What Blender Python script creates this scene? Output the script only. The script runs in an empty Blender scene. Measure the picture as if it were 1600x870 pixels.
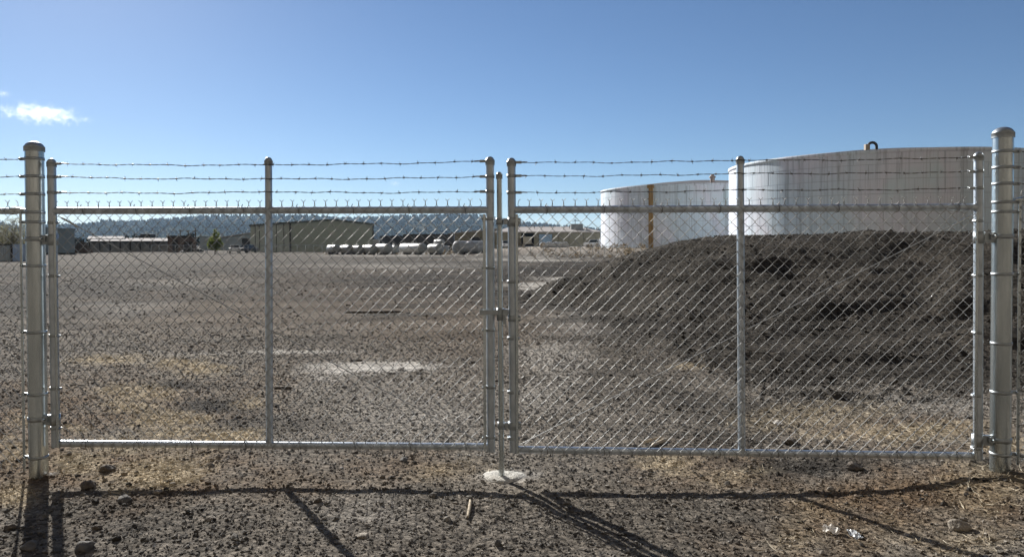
import bpy, bmesh, math, random
import numpy as np
from mathutils import Vector, Matrix, Quaternion

random.seed(7)
RNG = np.random.default_rng(7)
S = bpy.context.scene
COL = S.collection
R = math.radians

# ------------------------------------------------------------------ camera
FOC = 1155.0                       # focal length in photo pixels (photo 1600 x 870)
EYE = Vector((0, 0, 1.6))
PITCH, ROLL, SHIFT = R(-1.0), R(-0.15), -0.0218
cam_d = bpy.data.cameras.new("camera")
cam = bpy.data.objects.new("camera", cam_d)
COL.objects.link(cam)
cam_d.sensor_width = 36
cam_d.lens = FOC / 1600 * 36
cam_d.shift_y = SHIFT
cam_d.clip_start, cam_d.clip_end = 0.05, 30000
CAM_R = Matrix.Rotation(R(90) + PITCH, 3, 'X') @ Matrix.Rotation(ROLL, 3, 'Z')
cam.matrix_world = Matrix.Translation(EYE) @ CAM_R.to_4x4()
S.camera = cam

# ------------------------------------------------------------------ light
SUN_EL, SUN_AZ = R(25), R(-32)     # azimuth from +Y, negative = left
wd = bpy.data.worlds.new("World")
S.world = wd
wd.use_nodes = True
nt = wd.node_tree
bg = nt.nodes["Background"]
sky = nt.nodes.new("ShaderNodeTexSky")
sky.sky_type = 'NISHITA'
sky.sun_disc = False
sky.sun_elevation = SUN_EL
sky.sun_rotation = SUN_AZ
sky.altitude = 2000
sky.air_density = 1.0
sky.dust_density = 0.6
sky.ozone_density = 4.8
nt.links.new(sky.outputs[0], bg.inputs[0])
bg.inputs[1].default_value = 0.052
sun_d = bpy.data.lights.new("sun", 'SUN')
sun_d.energy = 5.0
sun_d.angle = R(0.53)
sun_d.color = (1, 0.955, 0.885)
sun = bpy.data.objects.new("sun", sun_d)
COL.objects.link(sun)
SDIR = Vector((math.sin(SUN_AZ) * math.cos(SUN_EL), math.cos(SUN_AZ) * math.cos(SUN_EL), math.sin(SUN_EL)))
sun.rotation_euler = SDIR.to_track_quat('Z', 'Y').to_euler()
sun.location = SDIR * 60
S.view_settings.view_transform = 'Standard'
S.view_settings.look = 'None'
S.view_settings.exposure = 0.80
S.view_settings.gamma = 1
S.render.engine = 'CYCLES'
S.cycles.volume_bounces = 1
S.cycles.max_bounces = 6

HAZE_D = 0.00007

# ------------------------------------------------------------------ measuring
def ray(px, py):
    c = Vector(((px - 800) / FOC, (435 - py) / FOC + SHIFT * 1600 / FOC, -1))
    return CAM_R @ c

def W(px, py, depth):
    d = ray(px, py)
    return EYE + d * (depth / d.y)

GA = math.atan2(4.85 - 5.233, 3.21 + 3.37)       # the gate line runs slightly towards the viewer on the right
GO = Vector((-3.37, 5.233, 0))
GD = Vector((math.cos(GA), math.sin(GA), 0))
GN = Vector((-math.sin(GA), math.cos(GA), 0))    # away from the viewer

def GP(px, py, off=0.0):
    """point of the vertical gate plane -> (along, height)"""
    d = ray(px, py)
    t = (GO + GN * off - EYE).dot(GN) / d.dot(GN)
    p = EYE + d * t
    return (p - GO).dot(GD), p.z

# ------------------------------------------------------------------ noise and terrain
def _h(ix, iy, seed):
    n = (ix.astype(np.int64) * 374761393 + iy.astype(np.int64) * 668265263 + seed * 982451653) & 0x7fffffff
    n = ((n ^ (n >> 13)) * 1274126177) & 0x7fffffff
    n = (n ^ (n >> 16)) & 0xffff
    return n / 65535.0

def vn(x, y, seed=0):
    x = np.asarray(x, float); y = np.asarray(y, float)
    ix = np.floor(x); iy = np.floor(y)
    fx = x - ix; fy = y - iy
    fx = fx * fx * (3 - 2 * fx); fy = fy * fy * (3 - 2 * fy)
    a = _h(ix, iy, seed); b = _h(ix + 1, iy, seed); c = _h(ix, iy + 1, seed); d = _h(ix + 1, iy + 1, seed)
    return (a + (b - a) * fx) * (1 - fy) + (c + (d - c) * fx) * fy - 0.5

def fbm(x, y, seed=0, octs=4, lac=2.1, gain=0.5):
    s = 0; a = 1
    for k in range(octs):
        s = s + a * vn(x * lac ** k + 17.3 * k, y * lac ** k - 9.1 * k, seed + k)
        a *= gain
    return s

def sst(a, b, x):
    t = np.clip((x - a) / (b - a), 0, 1)
    return t * t * (3 - 2 * t)

def track(x, y):
    trk = np.zeros_like(x); wob = fbm(x * .3, y * .3, 140, 3) * 1.3; brk = np.clip(.85 + 1.8 * fbm(x * .12, y * .12, 150, 3), 0, 1) * np.clip(.8 + 1.2 * fbm(x * 1.1, y * .7, 155, 2), .3, 1)
    for cx, cy, rad in ((-8.5, 25, 6.4), (-8.5, 25, 8.1), (-4, 36, 13), (-4, 36, 14.8), (-16, 42, 16), (-16, 42, 17.9), (-14, 22, 3.0), (-14, 22, 4.4), (4, 60, 26), (4, 60, 28), (-30, 60, 34), (-30, 60, 36), (-2, 20, 30), (-2, 20, 32), (-6, 12, 50), (-6, 12, 52)):
        d_ = np.abs(np.hypot(x - cx, y - cy) - rad + wob)
        trk = np.maximum(trk, np.exp(-(d_ / (.42 + .026 * np.maximum(y, 0))) ** 2) * brk)
    return trk * sst(11, 15, y) * (1 - sst(75, 100, y))

def px_of(x, y, z=0.0):
    """picture-sized angles of a ground point, used only for where patches lie"""
    y = np.maximum(y, 0.3)
    return 800 + FOC * x / y, 380 + FOC * (1.6 - z) / y

def ground_h(x, y):
    x = np.asarray(x, float); y = np.asarray(y, float)
    near = np.exp(-((y - 4.6) / 3.5) ** 2)
    tilt = np.interp(x, [-6, -3.3, -1.5, 1.2, 2.2, 2.9, 3.3, 6], [-.06, -.045, 0, 0, .02, .075, .095, .10])
    h = tilt * near
    h = h + 0.05 * fbm(x * .35, y * .35, 3, 3) * sst(6, 11, y)
    h = h + 0.018 * fbm(x * 2.3, y * 2.3, 5, 3) * np.exp(-y / 30)
    h = h + 0.018 * fbm(x * 9, y * 9, 8, 2) * np.exp(-y / 9)
    # raised pad of pale dirt on which the two storage tanks stand
    pad = sst(86, 104, y) * sst(-9, 2, x) * (1 - sst(240, 300, y))
    h = h + pad * (0.86 + .22 * fbm(x * .2, y * .2, 31, 3))
    dip = np.exp(-((y - 80) / 14) ** 2) * sst(-6, 4, x) * (1 - sst(30, 60, x))
    h = h - .18 * dip
    # low windrow at the far edge of the lot
    h = h + .28 * np.exp(-((y - 121 + .03 * x) / 3.0) ** 2) * (1 - sst(-14, -4, x)) * (.6 + fbm(x * .15, y * .1, 12, 3))
    return h

PILE_U = np.array([.00, .026, .069, .13, .216, .346, .52, .69, 1.4])
PILE_T = np.array([478, 470, 484, 505, 560, 640, 690, 700, 705.])
SIL_U = (np.array([800, 830, 860, 900, 940, 980, 1010, 1050, 1100, 1150, 1200, 1300, 1360, 1400, 1500, 1600, 2400]) - 800) / FOC
SIL_P = np.array([470, 452, 440, 426, 411, 397, 388, 378, 370.5, 367, 367, 366, 361.5, 365, 362.5, 361, 361.])

def pile_h(x, y):
    x = np.asarray(x, float); y = np.asarray(y, float)
    u = x / np.maximum(y, .5)
    yf = 1848 / (np.interp(u, PILE_U, PILE_T) - 380)
    yc = np.maximum(yf + 1.8, 20.5)
    zc = 1.6 + (380 - np.interp(u, SIL_U, SIL_P)) / FOC * yc
    t = (y - yf) / (yc - yf)
    tc = np.clip(t, 0, 1)
    tt = tc + .05 * fbm(x * .5, y * .5, 22, 2) * sst(0, .15, tc) * sst(0, .15, 1 - tc)
    prof = .22 * tt + .78 * sst(.32, 1.0, tt)
    z = -.03 + (zc + .03) * prof
    z = z - np.maximum(t - 1, 0) * (yc - yf) * .45
    z = np.where(t < 0, t * 1.2 - .03, z)
    w = sst(0, .08, t)
    z = z + w * (.20 * fbm(x * .55, y * .9, 40, 3) * sst(.05, .4, tc) * (1 - .6 * sst(.8, 1, tc)) + .035 * fbm(x * 3.2, y * 3.2, 44, 3) + .022 * fbm(x * 8, y * 8, 47, 2))
    # shovel cut near the right end and slumped scarps
    cut = sst(.55, .62, u) * (1 - sst(.80, .95, u))
    z = z + cut * .27 * (sst(.44, .49, tt) - sst(.5, .9, tt))
    z = z + w * .30 * np.maximum(0, fbm(x * .4, y * .9, 60, 3) - .02) * (1 - sst(.8, 1, tc))
    return z

def surf(x, y):
    return np.maximum(ground_h(x, y), pile_h(x, y))

def s1(x, y):
    return float(surf(np.array([x]), np.array([y]))[0])

def on_ground(px, py):
    d = ray(px, py)
    z = 0.0
    for _ in range(12):
        t = (z - EYE.z) / d.z
        p = EYE + d * t
        z = s1(p.x, p.y)
    return Vector((p.x, p.y, z))

# ------------------------------------------------------------------ materials
def mat(name, base, rough=.6, metal=0.0, var=.0, scale=8, bump=0, bscale=40, base2=None, coord='Object', spec=None, stretch=None):
    m = bpy.data.materials.new(name)
    m.use_nodes = True
    n = m.node_tree.nodes; l = m.node_tree.links
    b = n["Principled BSDF"]
    b.inputs["Roughness"].default_value = rough
    b.inputs["Metallic"].default_value = metal
    if spec is not None: b.inputs["Specular IOR Level"].default_value = spec
    tc = n.new("ShaderNodeTexCoord")
    vec = tc.outputs[coord]
    if stretch:
        mp = n.new("ShaderNodeMapping"); mp.inputs[3].default_value = stretch
        l.new(vec, mp.inputs[0]); vec = mp.outputs[0]
    c = (*base, 1)
    if var or base2:
        c2 = (*base2, 1) if base2 else tuple(min(1, v * (1 + var)) for v in base) + (1,)
        c1 = c if base2 else tuple(v * (1 - var) for v in base) + (1,)
        t = n.new("ShaderNodeTexNoise"); t.inputs["Scale"].default_value = scale; t.inputs["Detail"].default_value = 5
        t.inputs["Roughness"].default_value = .62
        l.new(vec, t.inputs[0])
        r = n.new("ShaderNodeValToRGB")
        r.color_ramp.elements[0].position = .32; r.color_ramp.elements[1].position = .68
        r.color_ramp.elements[0].color = c1; r.color_ramp.elements[1].color = c2
        l.new(t.outputs[0], r.inputs[0]); l.new(r.outputs[0], b.inputs["Base Color"])
        m["ramp"] = r.name
    else:
        b.inputs["Base Color"].default_value = c
    if bump:
        t2 = n.new("ShaderNodeTexNoise"); t2.inputs["Scale"].default_value = bscale; t2.inputs["Detail"].default_value = 4
        l.new(vec, t2.inputs[0])
        bp = n.new("ShaderNodeBump"); bp.inputs["Strength"].default_value = bump; bp.inputs["Distance"].default_value = .02
        l.new(t2.outputs[0], bp.inputs["Height"]); l.new(bp.outputs[0], b.inputs["Normal"])
    return m

def island_mat(name, cols, rough=.85, spec=.3, trans=0):
    """each loose piece picks its own colour"""
    m = bpy.data.materials.new(name); m.use_nodes = True
    n = m.node_tree.nodes; l = m.node_tree.links; b = n["Principled BSDF"]
    g = n.new("ShaderNodeNewGeometry"); r = n.new("ShaderNodeValToRGB")
    e = r.color_ramp.elements
    while len(e) < len(cols): e.new(.5)
    for i, (p, c) in enumerate(cols):
        e[i].position = p; e[i].color = (*c, 1)
    l.new(g.outputs["Random Per Island"], r.inputs[0])
    l.new(r.outputs[0], b.inputs["Base Color"])
    b.inputs["Roughness"].default_value = rough; b.inputs["Specular IOR Level"].default_value = spec
    if trans:
        tr = n.new("ShaderNodeBsdfTranslucent"); mx = n.new("ShaderNodeMixShader"); mx.inputs[0].default_value = trans
        l.new(r.outputs[0], tr.inputs[0]); l.new(b.outputs[0], mx.inputs[1]); l.new(tr.outputs[0], mx.inputs[2])
        l.new(mx.outputs[0], n["Material Output"].inputs[0])
    return m

GALV = mat("galvanised steel", (.38, .425, .47), .38, .85, base2=(.57, .62, .67), scale=26, bump=.12, bscale=70, stretch=(1, 1, .35))
GALV2 = mat("weathered galvanised steel", (.37, .41, .425), .26, .93, base2=(.63, .68, .69), scale=14, bump=.1, bscale=60, stretch=(1, 1, .12))
WIRE = mat("zinc wire", (.37, .38, .385), .56, .7)
BARB = mat("barbed wire steel", (.13, .13, .13), .55, .7)
BAND = mat("pressed steel fitting", (.36, .39, .41), .45, .85, var=.2, scale=30)

# ------------------------------------------------------------------ mesh helpers
class MB:
    def __init__(s): s.v = []; s.f = []; s.sm = []
    def add(s, vs, fs, smooth=False):
        o = len(s.v); s.v += [tuple(p) for p in vs]; s.f += [tuple(i + o for i in f) for f in fs]; s.sm += [smooth] * len(fs)
    def box(s, c, d, rot=None, bev=0):
        hx, hy, hz = d[0] / 2, d[1] / 2, d[2] / 2
        c = Vector(c)
        if bev:
            pts = []
            b = min(bev, hx * .9, hy * .9, hz * .9)
            bm = bmesh.new(); bmesh.ops.create_cube(bm, size=1)
            for v in bm.verts: v.co = Vector((v.co.x * d[0], v.co.y * d[1], v.co.z * d[2]))
            bmesh.ops.bevel(bm, geom=list(bm.edges), offset=b, segments=2, affect='EDGES', profile=.5)
            bm.verts.index_update()
            s.add([(c + (rot @ v.co if rot else v.co)) for v in bm.verts], [[v.index for v in f.verts] for f in bm.faces], False)
            bm.free(); return
        vs = [Vector((x, y, z)) for x in (-hx, hx) for y in (-hy, hy) for z in (-hz, hz)]
        s.add([(c + (rot @ v if rot else v)) for v in vs], [(0, 1, 3, 2), (4, 6, 7, 5), (0, 4, 5, 1), (2, 3, 7, 6), (0, 2, 6, 4), (1, 5, 7, 3)])
    def tube(s, pts, rad, n=8, caps=True, smooth=True):
        pts = [Vector(p) for p in pts]
        rads = rad if isinstance(rad, (list, tuple)) else [rad] * len(pts)
        T = []
        for i in range(len(pts)):
            a = pts[max(i - 1, 0)]; b = pts[min(i + 1, len(pts) - 1)]
            T.append((b - a).normalized())
        up = Vector((0, 0, 1)) if abs(T[0].z) < .9 else Vector((0, 1, 0))
        nrm = (up - T[0] * up.dot(T[0])).normalized()
        vs = []
        for i, p in enumerate(pts):
            nrm = (nrm - T[i] * nrm.dot(T[i]))
            if nrm.length < 1e-6: nrm = T[i].orthogonal()
            nrm.normalize(); bn = T[i].cross(nrm)
            for k in range(n):
                a = 2 * math.pi * k / n
                vs.append(p + (nrm * math.cos(a) + bn * math.sin(a)) * rads[i])
        fs = []
        for i in range(len(pts) - 1):
            for k in range(n):
                k2 = (k + 1) % n
                fs.append((i * n + k, i * n + k2, (i + 1) * n + k2, (i + 1) * n + k))
        s.add(vs, fs, smooth)
        if caps:
            L = (len(pts) - 1) * n
            s.add(vs[:n], [tuple(range(n - 1, -1, -1))]); s.add(vs[L:], [tuple(range(n))])
    def lathe(s, c, prof, n=20, smooth=True, axis='Z'):
        """prof: list of (radius, height)"""
        c = Vector(c); vs = []
        for r, z in prof:
            for k in range(n):
                a = 2 * math.pi * k / n
                if axis == 'Z': vs.append(c + Vector((r * math.cos(a), r * math.sin(a), z)))
                else: vs.append(c + Vector((z, r * math.cos(a), r * math.sin(a))))
        fs = []
        for i in range(len(prof) - 1):
            for k in range(n):
                k2 = (k + 1) % n
                fs.append((i * n + k, i * n + k2, (i + 1) * n + k2, (i + 1) * n + k))
        s.add(vs, fs, smooth)
        L = (len(prof) - 1) * n
        s.add(vs[:n], [tuple(range(n - 1, -1, -1))]); s.add(vs[L:], [tuple(range(n))])
    def prism(s, poly, y0, y1):
        """polygon in x-z extruded in y"""
        n = len(poly)
        vs = [(x, y0, z) for x, z in poly] + [(x, y1, z) for x, z in poly]
        fs = [tuple(range(n)), tuple(range(2 * n - 1, n - 1, -1))] + [(i, n + i, n + (i + 1) % n, (i + 1) % n) for i in range(n)]
        s.add(vs, fs)
    def mesh(s, name, m=None):
        me = bpy.data.meshes.new(name)
        me.from_pydata(s.v, [], s.f)
        me.polygons.foreach_set("use_smooth", s.sm)
        if m: me.materials.append(m)
        me.update()
        return me
    def build(s, name, m, parent=None, loc=None):
        o = bpy.data.objects.new(name, s.mesh(name, m)); COL.objects.link(o)
        if parent: o.parent = parent
        if loc is not None: o.location = loc
        return o

def np_mesh(name, v, f, m, smooth=False, nside=3):
    me = bpy.data.meshes.new(name)
    v = np.ascontiguousarray(v, np.float32); f = np.ascontiguousarray(f, np.int32)
    me.vertices.add(len(v)); me.vertices.foreach_set("co", v.ravel())
    me.loops.add(f.size); me.loops.foreach_set("vertex_index", f.ravel())
    me.polygons.add(len(f)); me.polygons.foreach_set("loop_start", np.arange(0, f.size, nside, dtype=np.int32))
    me.polygons.foreach_set("use_smooth", np.full(len(f), smooth))
    me.materials.append(m); me.update(calc_edges=True); me.validate()
    return me

def link(name, me, parent=None, loc=None):
    o = bpy.data.objects.new(name, me); COL.objects.link(o)
    if parent: o.parent = parent
    if loc is not None: o.location = loc
    return o

def tag(o, label=None, cat=None, group=None, kind=None):
    if label: o['label'] = label
    if cat: o['category'] = cat
    if group: o['group'] = group
    if kind: o['kind'] = kind
    return o

def thing(name, label, cat, loc=(0, 0, 0), rz=0, group=None):
    o = bpy.data.objects.new(name, None); COL.objects.link(o)
    o.empty_display_size = .2
    o.location = loc; o.rotation_euler = (0, 0, rz)
    return tag(o, label, cat, group)

def copy_tree(o, parent=None):
    c = o.copy(); COL.objects.link(c)
    if parent: c.parent = parent
    for ch in list(o.children): copy_tree(ch, c)
    return c

# ------------------------------------------------------------------ ground sheet
def grid_faces(nr, nc):
    i = np.arange(nr - 1)[:, None] * nc + np.arange(nc - 1)[None, :]
    return np.stack([i, i + 1, i + nc + 1, i + nc], -1).reshape(-1, 4)

# patches: (px, py, half width px, half height px, strength)
STRAW = [(310, 572, 60, 13, 1), (270, 566, 40, 8, .8), (170, 562, 70, 9, .75), (215, 610, 60, 12, .6), (390, 625, 36, 12, .55), (255, 650, 60, 14, .8), (200, 632, 40, 10, .7), (330, 680, 75, 13, 1), (270, 672, 60, 12, .8),
         (190, 690, 90, 20, .75), (230, 735, 90, 26, .9), (120, 715, 60, 26, .85), (30, 650, 40, 16, .5), (15, 695, 40, 24, .8), (20, 765, 40, 36, .8), (120, 665, 30, 10, .6), (170, 760, 40, 12, .5),
         (1045, 725, 50, 14, .8), (1060, 742, 40, 10, .4), (1085, 575, 40, 7, .6), (1300, 655, 130, 22, .45), (1420, 690, 120, 18, .7), (1250, 850, 70, 30, .3), (1150, 745, 70, 14, .4),
         (1540, 790, 90, 40, .35), (1570, 720, 50, 18, .7), (1400, 850, 110, 36, .22), (1280, 810, 80, 24, .2), (1500, 860, 90, 24, .3), (680, 735, 80, 18, .35), (700, 735, 70, 12, .3)]
PALE = [(786, 746, 48, 8, .7), (585, 577, 115, 9, 1), (540, 580, 80, 9, 1), (620, 575, 80, 8, 1), (440, 551, 120, 4, .7), (870, 560, 60, 40, .4), (900, 500, 60, 25, .4), (850, 620, 60, 30, .3), (620, 640, 130, 40, .22), (840, 446, 45, 7, .8), (870, 436, 40, 4, .8),
        (560, 800, 120, 40, .22), (690, 650, 60, 20, .25), (1480, 645, 70, 14, .45), (1380, 640, 60, 12, .3), (620, 415, 160, 5, .35), (300, 440, 120, 6, .25), (200, 480, 90, 12, .2), (620, 398, 110, 3, .5), (880, 392, 140, 10, .9), (820, 404, 90, 4, .7)]
BROWN = [(60, 700, 160, 90, .9), (250, 730, 190, 60, .9), (250, 620, 180, 40, .6), (1450, 790, 260, 90, .9), (1150, 740, 170, 40, .6), (420, 760, 130, 40, .6), (430, 600, 60, 30, .4), (640, 730, 120, 30, .6), (1400, 690, 180, 26, .5), (400, 480, 250, 60, .3), (700, 520, 200, 60, .25)]
DARK = [(1300, 570, 380, 70, .85), (1060, 520, 170, 40, .75), (960, 490, 120, 20, .7), (1180, 640, 150, 50, .75), (1120, 690, 130, 24, .7), (1500, 620, 160, 26, .7), (1260, 738, 110, 18, .9), (330, 630, 70, 13, .9), (230, 600, 130, 5, .9), (260, 640, 60, 8, .4), (420, 660, 90, 12, .5),
        (660, 775, 90, 40, .6), (620, 490, 80, 3, .9), (1560, 750, 60, 25, .8), (40, 620, 50, 14, .7), (30, 830, 60, 40, .7), (1000, 620, 140, 60, .35), (200, 800, 170, 50, .4), (430, 790, 200, 50, .15), (950, 800, 220, 60, .3), (1150, 820, 120, 40, .3),
        (890, 478, 90, 14, .95), (960, 500, 110, 16, .9), (700, 402, 300, 3, .5), (640, 410, 260, 3, .5), (230, 425, 140, 5, .45), (350, 450, 160, 8, .35), (150, 450, 70, 14, .4), (880, 760, 160, 30, .2), (640, 830, 160, 30, .1)]

def mask(pxx, pyy, x, y, blobs, seed):
    m = np.zeros_like(pxx)
    n = fbm(x * 1.3, y * 1.3, seed, 4) * .9 + fbm(x * 7, y * 7, seed + 9, 3) * .55
    for cx, cy, rx, ry, s in blobs:
        d = np.sqrt(((pxx - cx) / rx) ** 2 + ((pyy - cy) / ry) ** 2)
        m = np.maximum(m, s * np.clip((1.25 - d + n) * 1.0, 0, 1))
    return m

# ring radii and bearings: dense where the photograph looks, coarse behind
r1 = [0.0001, .8, 1.6]
r = 2.2
while r < 6000:
    r1.append(r)
    r *= 1.0062 if r < 14 else (1.012 if r < 60 else (1.03 if r < 200 else 1.12))
r1 = np.array(r1)
th = np.concatenate([np.linspace(-180, -52, 40)[:-1], np.linspace(-52, 52, 400), np.linspace(52, 180, 40)[1:]]) * math.pi / 180
RR, TT = np.meshgrid(r1, th, indexing='ij')
GX = RR * np.sin(TT); GY = RR * np.cos(TT)
GZ = ground_h(GX, GY)
gv = np.stack([GX, GY, GZ], -1).reshape(-1, 3)
gf = grid_faces(len(r1), len(th))

GM = bpy.data.materials.new("gravelly dirt"); GM.use_nodes = True
def ground_material(m, dark_only=False):
    n = m.node_tree.nodes; l = m.node_tree.links; b = n["Principled BSDF"]
    b.inputs["Roughness"].default_value = .95; b.inputs["Specular IOR Level"].default_value = .06
    tc = n.new("ShaderNodeTexCoord"); P = tc.outputs["Object"]
    def noise(sc, det=6, rg=.65, st=None):
        t = n.new("ShaderNodeTexNoise"); t.inputs["Scale"].default_value = sc; t.inputs["Detail"].default_value = det; t.inputs["Roughness"].default_value = rg
        if st:
            mp = n.new("ShaderNodeMapping"); mp.inputs[3].default_value = st; l.new(P, mp.inputs[0]); l.new(mp.outputs[0], t.inputs[0])
        else: l.new(P, t.inputs[0])
        return t.outputs[0]
    def ramp(src, c0, c1, p0=.35, p1=.65):
        r = n.new("ShaderNodeValToRGB"); r.color_ramp.elements[0].position = p0; r.color_ramp.elements[1].position = p1
        r.color_ramp.elements[0].color = (*c0, 1); r.color_ramp.elements[1].color = (*c1, 1); l.new(src, r.inputs[0]); return r.outputs[0]
    def mix(a, bb, fac, mode='MIX'):
        x = n.new("ShaderNodeMix"); x.data_type = 'RGBA'; x.blend_type = mode
        for s, v in ((x.inputs[0], fac), (x.inputs[6], a), (x.inputs[7], bb)):
            if hasattr(v, 'links'): l.new(v, s)
            elif isinstance(v, tuple): s.default_value = (*v, 1)
            else: s.default_value = v
        return x.outputs[2]
    def attr(nm):
        a = n.new("ShaderNodeAttribute"); a.attribute_name = nm; return a.outputs["Fac"]
    if dark_only:
        base = ramp(noise(.7, 6), (.034, .031, .027), (.082, .073, .062))
        base = mix(base, ramp(noise(14, 6, .75), (.45, .45, .45), (1.5, 1.5, 1.5), .3, .7), 1.0, 'MULTIPLY')
    else:
        base = ramp(noise(.8), (.166, .148, .126), (.242, .218, .187))
        # old wheel marks sweeping across the lot
        wv = n.new("ShaderNodeTexWave"); wv.wave_type = 'RINGS'; wv.rings_direction = 'Z'
        mp = n.new("ShaderNodeMapping"); mp.inputs[1].default_value = (9, -34, 0); l.new(P, mp.inputs[0]); l.new(mp.outputs[0], wv.inputs[0])
        wv.inputs["Scale"].default_value = .11; wv.inputs["Distortion"].default_value = 7; wv.inputs["Detail"].default_value = 4; wv.inputs["Detail Scale"].default_value = .35
        tr = ramp(wv.outputs[1], (.50, .49, .48), (1.12, 1.12, 1.12), .15, .5)
        far = attr("far")
        base = mix(base, ramp(noise(.45, 5), (.055, .046, .037), (.098, .083, .068)), attr("dist"))
        tr = mix((1, 1, 1), tr, far)
        base = mix(base, tr, 1.0, 'MULTIPLY')
        base = mix(base, (.030, .027, .024), attr("track"))
        rough_ = ramp(noise(1.9, 8, .72, (.55, 1, 1)), (.42, .41, .40), (1.22, 1.21, 1.20), .36, .60)
        base = mix(base, mix((1, 1, 1), rough_, far), 1.0, 'MULTIPLY')
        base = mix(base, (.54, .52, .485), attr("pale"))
        base = mix(base, (.165, .116, .074), attr("brown"))
        base = mix(base, (.050, .046, .041), attr("dark"))
        straw = ramp(noise(60, 5, .7, (1, .5, 1)), (.34, .272, .175), (.57, .485, .35), .35, .65)
        base = mix(base, straw, attr("straw"))
        base = mix(base, ramp(noise(22, 7, .78), (.50, .49, .48), (1.5, 1.5, 1.5), .32, .68), 1.0, 'MULTIPLY')
    vo = n.new("ShaderNodeTexVoronoi"); vo.inputs["Scale"].default_value = 34 if not dark_only else 16; l.new(P, vo.inputs[0])
    cell = n.new("ShaderNodeSeparateColor"); l.new(vo.outputs["Color"], cell.inputs[0])
    base = mix(base, ramp(cell.outputs[0], (.62, .62, .62), (1.45, 1.43, 1.40), .1, .95), 1.0, 'MULTIPLY')
    l.new(base, b.inputs["Base Color"])
    add = n.new("ShaderNodeMath"); add.operation = 'MULTIPLY_ADD'
    l.new(noise(26 if not dark_only else 9, 7, .75), add.inputs[0]); add.inputs[1].default_value = 2.2
    inv = n.new("ShaderNodeMath"); inv.operation = 'MULTIPLY'; inv.inputs[1].default_value = -.9
    l.new(vo.outputs["Distance"], inv.inputs[0]); l.new(inv.outputs[0], add.inputs[2])
    bp = n.new("ShaderNodeBump"); bp.inputs["Strength"].default_value = .9; bp.inputs["Distance"].default_value = .02 if not dark_only else .05
    hgt = add.outputs[0]
    if not dark_only:
        ad2 = n.new("ShaderNodeMath"); ad2.operation = 'MULTIPLY_ADD'; m2 = n.new("ShaderNodeMath"); m2.operation = 'MULTIPLY'
        m2.inputs[1].default_value = 9.0; l.new(attr("dist"), m2.inputs[0])
        l.new(noise(2.6, 6, .7), ad2.inputs[0]); l.new(m2.outputs[0], ad2.inputs[1]); l.new(hgt, ad2.inputs[2]); hgt = ad2.outputs[0]
    l.new(hgt, bp.inputs["Height"]); l.new(bp.outputs[0], b.inputs["Normal"])
ground_material(GM)
gme = np_mesh("ground", gv, gf, GM, True, 4)
ground = link("ground", gme); tag(ground, kind='structure')
pxx, pyy = px_of(gv[:, 0], gv[:, 1])
front = (gv[:, 1] > 1.0)
for nm, bl, sd in (("straw", STRAW, 71), ("pale", PALE, 81), ("brown", BROWN, 91), ("dark", DARK, 101)):
    a = gme.attributes.new(nm, 'FLOAT', 'POINT')
    a.data.foreach_set("value", np.where(front, mask(pxx, pyy, gv[:, 0], gv[:, 1], bl, sd), 0).astype(np.float32))
gxv, gyv = gv[:, 0], gv[:, 1]
pad_bounce_m = sst(88, 100, gyv) * sst(-9, 0, gxv) * (1 - sst(170, 200, gyv)) * (1 - sst(110, 130, gxv))
pad_bounce_m = np.maximum(pad_bounce_m, sst(44, 58, gyv) * sst(7, 13, gxv - .12 * (gyv - 45)) * (1 - sst(170, 200, gyv)) * (1 - sst(110, 130, gxv)))  # pale apron behind the soil heap, added to bounce light onto the tank wall
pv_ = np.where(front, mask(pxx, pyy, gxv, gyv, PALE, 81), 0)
gme.attributes["pale"].data.foreach_set("value", np.maximum(pv_, pad_bounce_m * (.62 + .5 * fbm(gxv * .3, gyv * .3, 83, 3))).clip(0, 1).astype(np.float32))
bv_ = np.where(front, mask(pxx, pyy, gxv, gyv, BROWN, 91), 0)
gme.attributes["brown"].data.foreach_set("value", np.maximum(bv_, pad_bounce_m * .42).astype(np.float32))
trk = track(gxv, gyv)
a = gme.attributes.new("track", 'FLOAT', 'POINT'); a.data.foreach_set("value", trk.astype(np.float32))
a = gme.attributes.new("far", 'FLOAT', 'POINT')
a.data.foreach_set("value", (sst(7, 18, gv[:, 1]) * .95).astype(np.float32))
a = gme.attributes.new("dist", 'FLOAT', 'POINT')
a.data.foreach_set("value", (sst(6.5, 22, gv[:, 1]) * .88 * np.where(gv[:, 1] > 0, 1, 0)).astype(np.float32))

# ------------------------------------------------------------------ soil pile
PM = bpy.data.materials.new("dark soil"); PM.use_nodes = True
ground_material(PM, True)
py_ = [5.0]
while py_[-1] < 40: py_.append(py_[-1] * 1.0085)
py_ = np.array(py_); pu = np.linspace(-.02, 1.35, 420)
PY, PU = np.meshgrid(py_, pu, indexing='ij'); PX = PU * PY
PZ = np.maximum(pile_h(PX, PY), -.35)
pile = thing("soil_pile", "long heap of dark brown soil behind the right gate leaf", "soil pile", (6, 16, 0))
pm = link("soil_mound", np_mesh("soil_mound", np.stack([PX - 6, PY - 16, PZ], -1).reshape(-1, 3), grid_faces(len(py_), len(pu)), PM, True, 4), pile)

# ------------------------------------------------------------------ loose stones, clods, straw
bm = bmesh.new(); bmesh.ops.create_icosphere(bm, subdivisions=1, radius=1)
ICO_V = np.array([v.co[:] for v in bm.verts]); ICO_F = np.array([[v.index for v in f.verts] for f in bm.faces]); bm.free()
OCT_V = np.array([(1, 0, 0), (0, 1, 0), (-1, 0, 0), (0, -1, 0), (0, 0, 1), (0, 0, -1.)])
OCT_F = np.array([(0, 1, 4), (1, 2, 4), (2, 3, 4), (3, 0, 4), (1, 0, 5), (2, 1, 5), (3, 2, 5), (0, 3, 5)])

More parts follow.
